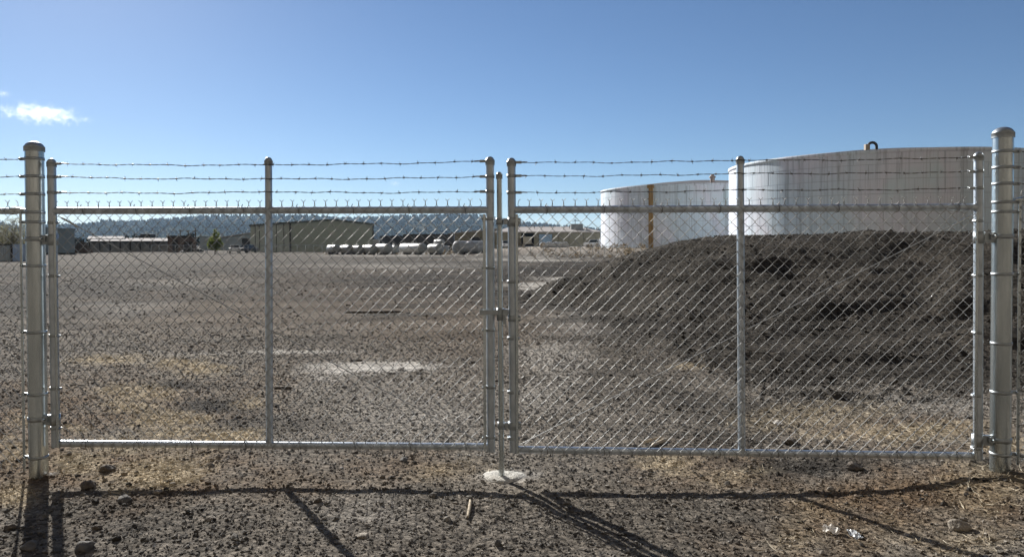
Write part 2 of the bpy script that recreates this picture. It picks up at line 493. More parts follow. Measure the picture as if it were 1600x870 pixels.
def stones(name, P, size, m, flat=(.45, .8), sink=.25, jag=.28, small=False):
    n = len(P)
    BV, BF = (OCT_V, OCT_F) if small else (ICO_V, ICO_F)
    nv = len(BV)
    jit = 1 + RNG.uniform(-jag, jag, (n, nv, 3 if small else 1))
    sc = np.stack([RNG.uniform(.7, 1.35, n), RNG.uniform(.7, 1.2, n), RNG.uniform(*flat, n)], -1)[:, None, :]
    v = (BV[None] + (RNG.uniform(-.35, .35, (n, nv, 3)) if small else 0)) * jit * sc
    a = RNG.uniform(0, 6.283, n); b = RNG.normal(0, .35, n)
    ca, sa, cb, sb = np.cos(a), np.sin(a), np.cos(b), np.sin(b)
    y = v[..., 1] * cb[:, None] - v[..., 2] * sb[:, None]; z = v[..., 1] * sb[:, None] + v[..., 2] * cb[:, None]
    x = v[..., 0] * ca[:, None] - y * sa[:, None]; y2 = v[..., 0] * sa[:, None] + y * ca[:, None]
    v = np.stack([x, y2, z], -1) * size[:, None, None]
    Z = surf(P[:, 0], P[:, 1]) + size * (sc[:, 0, 2] * (1 - 2 * sink))
    v = v + np.stack([P[:, 0], P[:, 1], Z], -1)[:, None, :]
    f = BF[None] + (np.arange(n) * nv)[:, None, None]
    me = np_mesh(name, v.reshape(-1, 3), f.reshape(-1, 3), m)
    if small is not None and m.name == "gravel stones":
        qx, qy = px_of(P[:, 0], P[:, 1])
        for nm, val in (("straw", mask(qx, qy, P[:, 0], P[:, 1], STRAW, 71)), ("pale", mask(qx, qy, P[:, 0], P[:, 1], PALE, 81)), ("brown", mask(qx, qy, P[:, 0], P[:, 1], BROWN, 91)),
                        ("dark", mask(qx, qy, P[:, 0], P[:, 1], DARK, 101)), ("dist", sst(6.5, 22, P[:, 1]) * .88), ("track", track(P[:, 0], P[:, 1]))):
            a = me.attributes.new(nm, 'FLOAT', 'POINT'); a.data.foreach_set("value", np.repeat(val, nv).astype(np.float32))
    return me

def scatter(n, y0, y1, k=1.0, spread=.84):
    """positions whose density per square metre falls off as 1/y**k"""
    t = RNG.uniform(0, 1, n)
    e = 2 - k
    y = (y0 ** e + t * (y1 ** e - y0 ** e)) ** (1 / e) if abs(e) > 1e-6 else y0 * (y1 / y0) ** t
    x = RNG.uniform(-1, 1, n) * (spread * y + .8)
    return np.stack([x, y], -1)

GRAVEL = island_mat("gravel stones", [(0, (.064, .059, .053)), (.35, (.150, .138, .122)), (.7, (.232, .215, .192)), (.94, (.31, .29, .26)), (1, (.44, .42, .39))], .9, .12)
def patchy(m):
    """stones lying on a stained patch take most of its colour"""
    n = m.node_tree.nodes; l = m.node_tree.links; b = n["Principled BSDF"]
    src = b.inputs["Base Color"].links[0].from_socket
    for nm, c, k in (("dist", (.080, .070, .060), .85), ("pale", (.46, .435, .395), .85), ("brown", (.180, .126, .082), .75), ("dark", (.043, .040, .036), .85), ("straw", (.42, .345, .235), .8), ("track", (.028, .025, .022), .85)):
        a = n.new("ShaderNodeAttribute"); a.attribute_name = nm
        k_ = n.new("ShaderNodeMath"); k_.operation = 'MULTIPLY'; k_.inputs[1].default_value = k; l.new(a.outputs["Fac"], k_.inputs[0])
        x = n.new("ShaderNodeMix"); x.data_type = 'RGBA'; l.new(k_.outputs[0], x.inputs[0]); l.new(src, x.inputs[6]); x.inputs[7].default_value = (*c, 1)
        src = x.outputs[2]
    l.new(src, b.inputs["Base Color"])
patchy(GRAVEL)
CLOD = island_mat("soil clods", [(0, (.028, .025, .022)), (.5, (.050, .045, .039)), (.9, (.080, .072, .062)), (1, (.17, .155, .135))], .9, .12)
STRAWM = island_mat("dry straw", [(0, (.28, .22, .14)), (.5, (.50, .425, .30)), (1, (.72, .65, .51))], .7, .3, .25)

def gravel_layer(n, y0, y1, k, med, sig, lo, hi, small, m=None):
    P = scatter(n, y0, y1, k)
    P = P[pile_h(P[:, 0], P[:, 1]) < ground_h(P[:, 0], P[:, 1]) + .03]
    qx, qy = px_of(P[:, 0], P[:, 1])
    st = mask(qx, qy, P[:, 0], P[:, 1], STRAW, 71)
    pl = mask(qx, qy, P[:, 0], P[:, 1], PALE, 81)
    P = P[RNG.uniform(0, 1, len(P)) > np.maximum(st * .7, np.where(pl > .5, pl * .9, 0))]
    P = P[RNG.uniform(0, 1, len(P)) < (1 - sst(y1 * .55, y1, P[:, 1])) * (sst(y0, y0 * 1.8, P[:, 1]) if y0 > 4 else 1)]
    sz = np.clip(RNG.lognormal(math.log(med), sig, len(P)), lo, hi) * np.clip(.8 + P[:, 1] / 16, .85, 2.6)
    g = link("gravel", stones("gravel", P, sz, m or GRAVEL, small=small)); tag(g, kind='stuff')
gravel_layer(150000, 2.6, 17, 1.25, .0058, .40, .0032, .014, True)
gravel_layer(4500, 2.6, 18, 1.1, .0105, .32, .008, .026, False)
gravel_layer(36000, 8, 60, .9, .0075, .45, .004, .022, True)
# clods of dark soil on the pile and at its foot
P = scatter(60000, 5.2, 28, 1.0, 1.0); P[:, 0] = np.abs(P[:, 0])
hp = pile_h(P[:, 0], P[:, 1]); P = P[hp > ground_h(P[:, 0], P[:, 1]) - .03]
P = P[RNG.uniform(0, 1, len(P)) < np.clip(.25 + 1.4 * (fbm(P[:, 0] * .8, P[:, 1] * .8, 130, 3) + .35), .05, 1)]
sz = np.clip(RNG.lognormal(math.log(.0125), .5, len(P)), .006, .06)
c = link("soil_clods", stones("soil_clods", P - 0, sz, CLOD, (.55, .95), .35, .25, True)); tag(c, kind='stuff')
# dark clods lying on the near ground
P = scatter(30000, 2.8, 9, 1.0)
qx, qy = px_of(P[:, 0], P[:, 1])
keep = np.maximum(mask(qx, qy, P[:, 0], P[:, 1], DARK, 101), .55 * mask(qx, qy, P[:, 0], P[:, 1], BROWN, 91))
P = P[RNG.uniform(0, 1, len(P)) < keep * .38]
sz = np.clip(RNG.lognormal(math.log(.0085), .45, len(P)), .004, .024)
c = link("dirt_clods", stones("dirt_clods", P, sz, CLOD, (.5, .9), .38, .3)); tag(c, kind='stuff')
# straw: bent thin strands, three-sided
def strands(name, P, m):
    n = len(P)
    L = RNG.uniform(.03, .13, n); a = RNG.uniform(0, 6.283, n); w = RNG.uniform(.0011, .0026, n)
    bend = RNG.normal(0, .35, n); lift = np.abs(RNG.normal(0, .022, n)) + .006
    t = np.array([-1, -.33, .33, 1.0])
    V = []
    for k in range(4):
        ang = a + bend * (t[k] ** 2)
        cx = P[:, 0] + np.cos(ang) * L * t[k] * .5; cy = P[:, 1] + np.sin(ang) * L * t[k] * .5
        cz = surf(cx, cy) + .004 + lift * (.5 + .5 * t[k]) ** 1.5 * (.4 if k < 3 else 1)
        ww = w * (1 if 0 < k < 3 else .45)
        nx, ny = -np.sin(ang) * ww, np.cos(ang) * ww
        V += [np.stack([cx + nx, cy + ny, cz], -1), np.stack([cx - nx, cy - ny, cz], -1), np.stack([cx, cy, cz + ww * 1.6], -1)]
    V = np.stack(V, 1)
    F = []
    for k in range(3):
        for j in range(3):
            j2 = (j + 1) % 3
            F.append([k * 3 + j, k * 3 + j2, k * 3 + 3 + j2]); F.append([k * 3 + j, k * 3 + 3 + j2, k * 3 + 3 + j])
    F = np.array(F)[None] + (np.arange(n) * 12)[:, None, None]
    return np_mesh(name, V.reshape(-1, 3), F.reshape(-1, 3), m)
P = scatter(95000, 2.8, 11, 1.0)
qx, qy = px_of(P[:, 0], P[:, 1])
keep = 1.2 * mask(qx, qy, P[:, 0], P[:, 1], STRAW, 71) ** 1.3
P = P[RNG.uniform(0, 1, len(P)) < keep * .75]
s_ = link("straw", strands("straw", P, STRAWM)); tag(s_, kind='stuff')
print("straw", len(P))


# ------------------------------------------------------------------ chain-link wires
DW, DH = .0768, .0795              # width and height of one diamond
HALF = DW / 2
WR = .00195
_wire_cache = {}
def wire_mesh(kind, K, up=True, down=True, y0=0.0):
    """one zigzag wire; kind 0 has its even bends on the left, kind 1 on the right"""
    key = (kind, K, up, down)
    if key in _wire_cache: return _wire_cache[key]
    r = .0023
    def bx(k):
        left = (k % 2 == 0) == (kind == 0)
        return -r if left else HALF + r
    def yy(k):                      # run k -> k+1: rising to the right lies in front
        rising_right = bx(k + 1) > bx(k)
        return -r if rising_right else r
    pts = []
    e = .0065
    x0 = bx(0); s = 1 if kind == 0 else -1
    if down:
        pts += [(x0 + s * .016, 0, -.040), (x0 + s * .004, 0, -.030), (x0 - s * -.001, 0, -.012)]
    pts.append((x0, 0, 0))
    for k in range(K):
        a = Vector((bx(k), 0, k * DH / 2)); b = Vector((bx(k + 1), 0, (k + 1) * DH / 2))
        d = (b - a).normalized()
        p = a + d * e; q = b - d * e
        p.y = q.y = yy(k)
        pts += [p, q]
        if k < K - 1: pts.append((b.x, 0, b.z))
    xt = bx(K); zt = K * DH / 2
    pts.append((xt, 0, zt))
    if up:
        s2 = 1 if xt < HALF / 2 else -1
        pts += [(xt + s2 * .001, 0, zt + .012), (xt + s2 * .004, 0, zt + .028), (xt + s2 * .017, -.004, zt + .040)]
    mb = MB(); mb.tube(pts, WR, 5, True, True)
    me = mb.mesh("mesh_wire", WIRE)
    _wire_cache[key] = me
    return me

def chain_link(parent, xa, xb, zb, zt, y, skip=()):
    """wires between xa and xb; the last crossing is at zt"""
    K = int(round((zt - zb) / (DH / 2)))
    K -= K % 2
    z0 = zt - K * DH / 2
    n = int((xb - xa) / HALF)
    n -= n % 2
    x0 = (xa + xb) / 2 - n * HALF / 2
    for m in range(n):
        o = link("mesh_wire", wire_mesh(m % 2, K), parent)
        o.location = (x0 + m * HALF, y + random.uniform(-.0015, .0015), z0 + random.uniform(-.001, .001))
        o.rotation_euler = (random.uniform(-.0025, .0025), random.uniform(-.0008, .0008), 0)

def barbed(parent, pts, label=None):
    """two twisted strands with four-point barbs along a polyline"""
    mb = MB()
    P = [Vector(p) for p in pts]
    seg = [(P[i + 1] - P[i]).length for i in range(len(P) - 1)]
    L = sum(seg); n = int(L / .014)
    kx = random.uniform(0, 6)
    def at(t):
        d = t * L
        for i, s in enumerate(seg):
            if d <= s or i == len(seg) - 1:
                u = d / s
                p = P[i].lerp(P[i + 1], u)
                p.z -= .007 * 4 * u * (1 - u) - .0035 * math.sin(d * 9 + kx) * math.sin(math.pi * u) - .002 * math.sin(d * 23 + kx)
                return p
            d -= s
    C = [at(i / n) for i in range(n + 1)]
    d = (P[-1] - P[0]).normalized()
    up = Vector((0, 0, 1)); sd = d.cross(up).normalized()
    for ph in (0, math.pi):
        mb.tube([c + (up * math.cos(i * .75 + ph) + sd * math.sin(i * .75 + ph)) * .0021 for i, c in enumerate(C)], .0016, 4, False)
    s = .06 + random.uniform(0, .05)
    while s < L - .04:
        c = at(s / L)
        mb.tube([c - d * .007, c + d * .007], .0052, 5)
        for k in range(4):
            a = random.uniform(0, 6.28)
            v = (up * math.cos(a) + sd * math.sin(a)) + d * random.uniform(-.7, .7)
            mb.tube([c, c + v.normalized() * .020], [.0017, .0006], 3)
        s += .125 + random.uniform(-.012, .012)
    return mb.build("barbed_wire", BARB, parent)

def ring(mb, x, z, r, h, t=.004, n=16, y=0):
    mb.lathe((x, y, z), [(r, -h / 2), (r + t, -h / 2), (r + t, h / 2), (r, h / 2)], n)

def dome(mb, x, z, r, h, lip=.004, n=20, y=0):
    pr = [(r + lip, -.028), (r + lip, 0.0), (r + lip + .0015, .001)]
    for k in range(1, 7):
        a = k / 6 * math.pi / 2
        pr.append(((r + .0005) * math.cos(a) + .0004, .003 + h * math.sin(a)))
    mb.lathe((x, y, z), pr, n)

def polyz(u0, *pp, off=0):
    """photo points on the gate plane -> local (x, 0, z)"""
    out = []
    for p in pp:
        u, w = GP(*p, off)
        out.append(Vector((u - u0, 0, w)))
    return out

RS, RR_ = .0285, .0245               # stile and rail radii
def gate_leaf(name, label, hinge_px, free_px, mid_px, rail_t, rail_b, barbs, bars, bands_h, bands_f, truss, side):
    u0 = GP(*hinge_px[1])[0]
    root = thing(name, label, "gate", GO + GD * u0, GA, "two leaves of the chain-link gate")
    def stile(pt, nm, r):
        a, b = polyz(u0, *pt)
        mb = MB(); mb.tube([b, b.lerp(a, .5), a], r, 18)
        return mb.build(nm, GALV, root), a, b
    so, ha, hb = stile(hinge_px, "stile", RS)
    si, fa, fb = stile(free_px, "stile", RS)
    for st_, p in ((so, ha), (si, fa)):
        mb = MB(); dome(mb, p.x, p.z - .012, RS, .028); mb.build("cap", BAND, st_)
    ma, mb_ = polyz(u0, *mid_px)
    mm = MB(); mm.tube([mb_, mb_.lerp(ma, .5), ma], RR_ * 1.02, 18)
    ms = mm.build("middle_stile", GALV, root)
    mb = MB(); dome(mb, ma.x, ma.z - .010, RR_ * 1.02, .026); mb.build("cap", BAND, ms)
    rails = []
    for pt, nm in ((rail_t, "top_rail"), (rail_b, "bottom_rail")):
        a, b = polyz(u0, *pt)
        d = (b - a)
        def at(x, a=a, d=d): return a + d * ((x - a.x) / d.x)
        segs = sorted([ha.x if False else at(ha.x + 0).x, ma.x, at(fa.x).x])
        m_ = MB()
        for i in range(2):
            m_.tube([at(segs[i]), at(segs[i + 1])], RR_, 16)
        for x in segs:                                   # weld beads
            pass
        rails.append((at, m_.build(nm, GALV, root)))
    tr, br = rails[0][0], rails[1][0]
    # small welded gussets where rail and stiles meet
    # barbed wires, with eye clips at both ends
    for ys in barbs:
        pts = []
        for (px, py), s in zip(ys, (0, 1, 2)):
            pts += polyz(u0, (px, py))
        sg = 1 if pts[2].x > pts[0].x else -1
        a = pts[0] + Vector((sg * .055, -.004, 0)); b = pts[2] - Vector((sg * .055, .004, 0))
        c = pts[1] + Vector((0, -RR_ - .004, 0))
        barbed(root, [a, c, b])
        for p, s in ((pts[0], sg), (pts[2], -sg)):
            cl = MB(); ring(cl, p.x, p.z, RS, .020, .003)
            cl.box((p.x + s * .050, -.004, p.z), (.040, .010, .018), bev=.002)
            cl.tube([(p.x + s * .062, -.022, p.z), (p.x + s * .062, .012, p.z)], .006, 8)
            cl.tube([(p.x + s * .06, -.004, p.z), (p.x + s * .085, -.004, p.z + .002), (p.x + s * .11, -.004, p.z)], .0045, 6)
            cl.build("barbed_wire_clip", BAND, root)
        cl = MB(); cl.tube([(c.x - .034, -.014, c.z), (c.x - .02, -RR_ - .006, c.z + .004), (c.x + .02, -RR_ - .006, c.z - .004), (c.x + .034, -.014, c.z)], .003, 5)
        cl.build("tie_wire", BARB, root)
    # tension bars and the bands that hold them
    for px, ybands, stx in ((bars[0], bands_h, ha.x), (bars[1], bands_f, fa.x)):
        x = GP(px, 520)[0] - u0
        zt, zb = tr(x).z - .03, br(x).z - .02
        m_ = MB(); m_.box((x, -.024, (zt + zb) / 2), (.018, .006, zt - zb), bev=.0015); m_.build("tension_bar", GALV2, root)
        for y in ybands:
            z = GP(px, y)[1]
            s = 1 if x > stx else -1
            m_ = MB(); ring(m_, stx, z, RS, .020, .003)
            m_.box((stx + s * (abs(x - stx) / 2 + .018), -.015, z), (abs(x - stx) - .002, .007, .022), bev=.001)
            m_.tube([(x + s * .012, -.036, z), (x + s * .012, .006, z)], .0065, 6)
            m_.build("tension_band", BAND, root)
    xa, xb = sorted([GP(bars[0], 520)[0] - u0, GP(bars[1], 520)[0] - u0])
    chain_link(root, xa - .004, xb + .004, br((xa + xb) / 2).z - .012, tr((xa + xb) / 2).z + .030, -RR_ - .0055)
    # tie wires on the rails
    for at in (tr, br):
        x = xa + .2
        while x < xb - .1:
            if abs(x - ma.x) > .05:
                p = at(x); q = RR_ + .004
                m_ = MB()
                m_.tube([p + Vector((.013 * math.sin(t / 10 * 6.6 + .5) + (t - 5) * .0016, -.003 + (q + .001) * math.cos(t / 10 * 6.6 + 2.2), (q + .001) * math.sin(t / 10 * 6.6 + 2.2))) for t in range(11)], .0021, 5)
                m_.tube([p + Vector((-.008, -q - .004, q * .75)), p + Vector((.004, -q - .010, q + .012))], .0026, 5)
                m_.build("tie_wire", BARB, root)
            x += .385
    # diagonal truss rod with its turnbuckle
    a, b = polyz(u0, *truss)
    d = (b - a).normalized()
    off = Vector((0, -.010, 0))
    m_ = MB(); m_.tube([a + off, b + off], .0030, 8); t_ = m_.build("truss_rod", WIRE, root)
    m_ = MB(); m_.tube([a + off + d * .02, a + off + d * .03, a + off + d * .15, a + off + d * .16], [.005, .0075, .0075, .005], 8); m_.build("turnbuckle", GALV2, t_)
    return root, u0, ha, hb, fa, fb, tr, br

def hinge(root, x_st, x_post, z, rp, h=.078):
    m_ = MB()
    ring(m_, x_st, z, RS, h, .005, 20)
    s = 1 if x_post > x_st else -1
    gap = abs(x_post - x_st) - rp
    m_.box((x_st + s * (gap / 2 + RS * .4), 0, z), (gap - RS * .5, .034, h * .86), bev=.004)
    ring(m_, x_post, z + .006, rp, .030, .005, 28)
    m_.box((x_post - s * (rp + .012), -.024, z + .006), (.034, .016, .040), bev=.003)
    hg = m_.build("hinge", BAND, root)
    m_ = MB(); m_.tube([(x_post - s * (rp + .014), -.060, z + .008), (x_post - s * (rp + .014), .05, z + .008)], .009, 6); m_.build("bolt", GALV2, hg)
    return hg

RPL = .0605
UL = GP(57, 480)[0]; UR = GP(1565, 480)[0]
left = gate_leaf("gate_leaf", "left chain-link gate leaf, without drop rod, in front of grey lot and hangar",
    [(80.5, 252), (87.5, 698)], [(765.5, 249), (767, 705)], [(419.5, 250), (421, 696)],
    [(88, 329.5), (760, 328)], [(95, 692.5), (757, 697.5)],
    [[(80.5, 256), (419.5, 258), (765.5, 252)], [(81, 276.5), (419.7, 280), (765.5, 276)], [(81, 301), (419.7, 300), (765.5, 299.5)]],
    (91.5, 757.5), (348, 431, 524, 606, 668), (342, 418, 515, 604, 682), [(93, 338), (752, 690)], -1)
right = gate_leaf("gate_leaf", "right chain-link gate leaf with drop rod, in front of dark soil heap",
    [(1529, 242), (1528, 718)], [(799, 251), (803, 706)], [(1156.5, 248), (1159, 711)],
    [(806, 328), (1525, 324)], [(814, 702), (1525, 712)],
    [[(1529, 246), (1156.5, 251), (799, 254)], [(1529, 268), (1156.5, 271.5), (799, 275)], [(1529, 294), (1157, 297), (799, 301)]],
    (1522.5, 808), (345, 430, 519, 617, 699), (352, 440, 528, 612, 684), [(1523, 334), (812, 694)], 1)

# hinges
for (rt, upost, ys, xs) in ((left, UL, (374.5, 655), 84), (right, UR, (371, 687), 1528)):
    for y in ys:
        w = GP(xs, y)[1]
        hinge(rt[0], rt[2].lerp(rt[3], .5).x, upost - rt[1], w, RPL)

# drop rod carried by the right leaf, with brackets, latch fork and cap
rr_root, ru0 = right[0], right[1]
rt_, rb_ = polyz(ru0, (780, 272), (784, 741))
rb_.z = s1(*(GO + GD * (rb_.x + ru0))[:2]) - .03
m_ = MB(); m_.tube([rb_, rb_.lerp(rt_, .5), rt_], .0185, 16); rod = m_.build("drop_rod", GALV2, rr_root)
m_ = MB(); dome(m_, rt_.x, rt_.z - .006, .0185, .018); m_.build("cap", BAND, rod)
def rodx(z): return rb_.x + (rt_.x - rb_.x) * (z - rb_.z) / (rt_.z - rb_.z)
sx = right[4].lerp(right[5], .5).x
for y in (346, 664):
    z = GP(790, y)[1]; x = rodx(z)
    m_ = MB(); ring(m_, x, z, .0195, .046, .005, 18); ring(m_, sx, z, RS, .052, .005, 20)
    m_.box(((x + sx) / 2 , 0, z), (abs(sx - x) - .052, .022, .040), bev=.003)
    m_.box((sx + RS + .016, -.012, z), (.026, .012, .046), bev=.002)
    br_ = m_.build("rod_bracket", BAND, rr_root)
    m_ = MB(); m_.tube([(sx + RS + .018, -.03, z + .004), (sx + RS + .018, .02, z + .004)], .008, 6); m_.build("bolt", GALV2, br_)
# latch fork at the middle of the rod
z = GP(790, 488)[1]; x = rodx(z); lx = GP(753, 488)[0] - ru0
m_ = MB(); ring(m_, x, z - .012, .0195, .085, .006, 18)
m_.box(((x + lx) / 2 - .012, -.050, z + .004), (x - lx, .006, .034), bev=.002)
m_.box(((x + lx) / 2 - .012, .040, z + .004), (x - lx, .006, .034), bev=.002)
m_.box((x - .004, -.006, z + .004), (.012, .09, .034), bev=.002)
m_.box((x + .034, -.012, z + .002), (.036, .040, .044), bev=.003)
m_.box((x + .028, -.018, z - .050), (.022, .010, .055), bev=.003)
m_.tube([(x + .028 + .012 * math.cos(a / 8 * 6.283), -.018, z - .082 + .012 * math.sin(a / 8 * 6.283)) for a in range(9)], .0035, 6, False)
m_.build("latch_fork", BAND, rod)
z = GP(800, 497)[1]
m_ = MB(); ring(m_, sx, z, RS, .040, .005, 20); m_.box((sx + RS + .014, -.010, z), (.024, .012, .04), bev=.002)
br_ = m_.build("latch_bracket", BAND, rr_root)
m_ = MB(); m_.tube([(sx + RS + .016, -.03, z), (sx + RS + .016, .02, z)], .009, 6); m_.build("bolt", GALV2, br_)

# concrete spilled round the foot of the rod
CONC = mat("rough concrete", (.42, .40, .36), .95, 0, base2=(.68, .66, .60), scale=22, bump=.8, bscale=90)
fp = on_ground(786, 744)
m_ = MB(); n = 34; rings_ = [(0, 1), (.3, .98), (.55, .9), (.75, .72), (.9, .42), (1.0, .05), (1.06, -.5)]
vs, fs = [], []
for ri, (rr, hh) in enumerate(rings_):
    for k in range(n):
        a = k / n * 6.283
        rad = rr * (.150 + .014 * math.sin(3 * a + 1) + .006 * math.sin(7 * a) + random.uniform(-.007, .007))
        vs.append((rad * math.cos(a), rad * math.sin(a) * .85, .017 * hh + random.uniform(-.005, .005)))
for ri in range(len(rings_) - 1):
    for k in range(n):
        fs.append((ri * n + k, ri * n + (k + 1) % n, (ri + 1) * n + (k + 1) % n, (ri + 1) * n + k)[::-1])
m_.add(vs, fs, True)
o = m_.build("concrete_footing", CONC, None, fp); tag(o, "rough pale concrete blob round the foot of the drop rod", "footing")

# ------------------------------------------------------------------ gate posts
def gate_post(label, u, ytop, ybot, bands, rad, lean=0):
    g = GO + GD * u
    root = thing("gate_post", label, "post", (g.x, g.y, 0), GA, "two thick gate posts")
    zt = GP(*ytop)[1]; zg = s1(g.x, g.y)
    m_ = MB(); m_.tube([(0, 0, zg - .25), (0, 0, (zt + zg) / 2), (0, 0, zt)], rad, 32); m_.build("tube", GALV2, root)
    m_ = MB(); dome(m_, 0, zt - .012, rad, .040, .006, 32); m_.build("cap", BAND, root)
    for px, y, s, barb in bands:
        z = GP(px, y)[1]
        m_ = MB(); ring(m_, 0, z, rad, .020, .0028, 32)
        if s:
            m_.box((s * (rad + .020), -.010, z), (.044, .012, .022), bev=.002)
            m_.tube([(s * (rad + .030), -.034, z), (s * (rad + .030), .014, z)], .007, 6)
        m_.build("post_band", BAND, root)
    return root, zt, zg
lb = [(53, 248.5, -1, 1), (53, 276, -1, 1), (54, 303.5, -1, 1), (54, 332, -1, 0), (54, 347, -1, 0), (55, 415, -1, 0), (57, 518.5, -1, 0), (58, 615, -1, 0), (59, 713, -1, 0), (53, 233, 0, 0)]
rb2 = [(1567, 237, 1, 1), (1567, 262, 1, 1), (1567, 287.5, 1, 1), (1566, 316, 1, 0), (1566, 331, 1, 0), (1566, 428, 1, 0), (1565, 536, 0, 0), (1564, 612, 1, 0), (1563, 708, 1, 0)]
gate_post("thick galvanised gate post hinged to the left leaf, near the blue shed", UL, (53, 228), (60, 745), lb, RPL)
gate_post("thick galvanised gate post hinged to the right leaf, before the soil heap", UR, (1567, 206), (1563, 737), rb2, RPL)

# ------------------------------------------------------------------ fixed fence either side of the gate
def side_fence(label, u_post, s, rail_px, barbs, bar_px):
    g = GO + GD * u_post
    root = thing("chain_link_fence", label, "fence", (g.x, g.y, 0), GA, "fixed fence runs beside the gate")
    Lf = 2.3
    zr = GP(*rail_px)[1]
    m_ = MB(); m_.tube([(s * (RPL + .075), 0, zr), (s * Lf, 0, zr + .01)], .0225, 14)
    m_.tube([(s * (RPL + .01), -.004, zr + .004), (s * (RPL + .075), 0, zr + .004), (s * (RPL + .12), 0, zr)], [.012, .0265, .0265], 12)
    m_.build("top_rail", GALV2, root)
    bx = GP(*bar_px)[0] - u_post
    e = g + GD * (s * Lf); ze = s1(e.x, e.y); zg = s1(g.x + s * .1, g.y)
    zb = zg + .045
    m_ = MB(); m_.box((bx, -.020, (zr + zb) / 2), (.018, .006, zr - zb), bev=.0015); m_.build("tension_bar", GALV2, root)
    xa, xb = sorted([bx, s * (Lf - .04)])
    chain_link(root, xa - .004, xb, zb + .01, zr + .036, -.028)
    for p0, z1 in barbs:
        z = GP(*p0)[1]
        barbed(root, [(s * (RPL + .055), -.006, z), (s * Lf, -.006, z + z1)])
    m_ = MB(); m_.tube([(s * Lf, 0, ze - .2), (s * Lf, 0, zr + .42)], .030, 16); m_.build("line_post", GALV2, root)
side_fence("chain-link fence run left of the left gate post, cut by the picture edge", UL, -1, (20, 330), [((45, 249), -.02), ((45, 276), -.01), ((45, 303.5), -.01)], (38, 520))
side_fence("chain-link fence run right of the right gate post, cut by the picture edge", UR, 1, (1594, 314), [((1575, 237), -.06), ((1575, 263), -.05), ((1575, 288), -.06)], (1589, 520))
#@@FAR
# ------------------------------------------------------------------ far things
def gx(px, depth): return W(px, 380, depth).x
def gzt(px, py, depth): return W(px, py, depth).z
def place(px, depth):
    x = gx(px, depth); return Vector((x, depth, s1(x, depth)))

def facing(p0, p1, depth):
    """a front between two columns of the photograph, square to the line of sight"""
    a = place(p0, depth); um = ((p0 + p1) / 2 - 800) / FOC; u1 = (p1 - 800) / FOC
    rz = -math.atan(um); d = Vector((math.cos(rz), math.sin(rz), 0))
    w = (u1 * a.y - a.x) / (d.x - u1 * d.y)
    return a, w, rz

# ---- the two storage tanks
def tank_material():
    m = bpy.data.materials.new("tank paint"); m.use_nodes = True
    n = m.node_tree.nodes; l = m.node_tree.links; b = n["Principled BSDF"]
    b.inputs["Roughness"].default_value = .8; b.inputs["Specular IOR Level"].default_value = .15
    g = n.new("ShaderNodeNewGeometry")
    def noise(sc, st, det=5):
        mp = n.new("ShaderNodeMapping"); mp.inputs[3].default_value = st; l.new(g.outputs["Position"], mp.inputs[0])
        t = n.new("ShaderNodeTexNoise"); t.inputs["Scale"].default_value = sc; t.inputs["Detail"].default_value = det; l.new(mp.outputs[0], t.inputs[0]); return t
    def ramp(src, els):
        r = n.new("ShaderNodeValToRGB"); e = r.color_ramp.elements
        while len(e) < len(els): e.new(.5)
        for i, (p, c) in enumerate(els): e[i].position = p; e[i].color = (*c, 1)
        l.new(src, r.inputs[0]); return r.outputs[0]
    def mul(a, c, f=1.0):
        x = n.new("ShaderNodeMix"); x.data_type = 'RGBA'; x.blend_type = 'MULTIPLY'; x.inputs[0].default_value = f
        l.new(a, x.inputs[6]); l.new(c, x.inputs[7]); return x.outputs[2]
    base = ramp(noise(.16, (1, 1, .5), 3).outputs[0], [(.30, (.64, .79, .92)), (.45, (.72, .83, .93)), (.58, (.80, .82, .92)), (.72, (.66, .85, .91))])
    streak = ramp(noise(1.5, (1, 1, .045), 5).outputs[0], [(.32, (.74, .75, .74)), (.45, (1, 1, 1)), (.7, (.97, .98, .98))])
    fine = ramp(noise(5, (1, 1, .03), 4).outputs[0], [(.32, (.74, .75, .76)), (.5, (1, 1, 1))])
    l.new(mul(mul(base, streak), fine), b.inputs["Base Color"])
    return m
TANKP = tank_material()
TANKD = mat("tank roof paint", (.030, .030, .040), .9, var=.2, scale=1.5)
TSEAM = mat("tank seam", (.42, .48, .54), .8)
RUST = mat("rusty steel", (.20, .115, .045), .85, base2=(.40, .27, .11), scale=3, stretch=(1, 1, .2))
TR, TH, NC, NPL = 16.4, 9.62, 7, 40
def plate_mesh():
    mb = MB(); h = TH / NC; a0 = 2 * math.pi / NPL; gap = .034 / TR
    n = 10; vs = []
    for r in (TR, TR - .10):
        for z in (.017, h - .017):
            for k in range(n + 1):
                a = gap / 2 + (a0 - gap) * k / n
                vs.append((r * math.cos(a), r * math.sin(a), z))
    m = n + 1; fs = []
    for k in range(n):
        fs.append((k, k + 1, m + k + 1, m + k))
        fs.append((m + k, m + k + 1, 3 * m + k + 1, 3 * m + k))
        fs.append((k + 1, k, 2 * m + k, 2 * m + k + 1))
    fs += [(0, m, 3 * m, 2 * m), (m - 1, 3 * m - 1, 4 * m - 1, 2 * m - 1)]
    mb.add(vs, fs, False)
    mb.sm = [i < 3 * n and i % 3 == 0 for i in range(len(fs))]
    me = mb.mesh("wall_plate", TANKP)
    # outer face normals follow the true cylinder so the wall shades round
    nl = []
    for p in me.polygons:
        for vi in p.vertices:
            c_ = me.vertices[vi].co
            nl.append(Vector((c_.x, c_.y, 0)).normalized() if p.use_smooth else p.normal.copy())
    me.normals_split_custom_set(nl)
    return me
PLATE = plate_mesh()
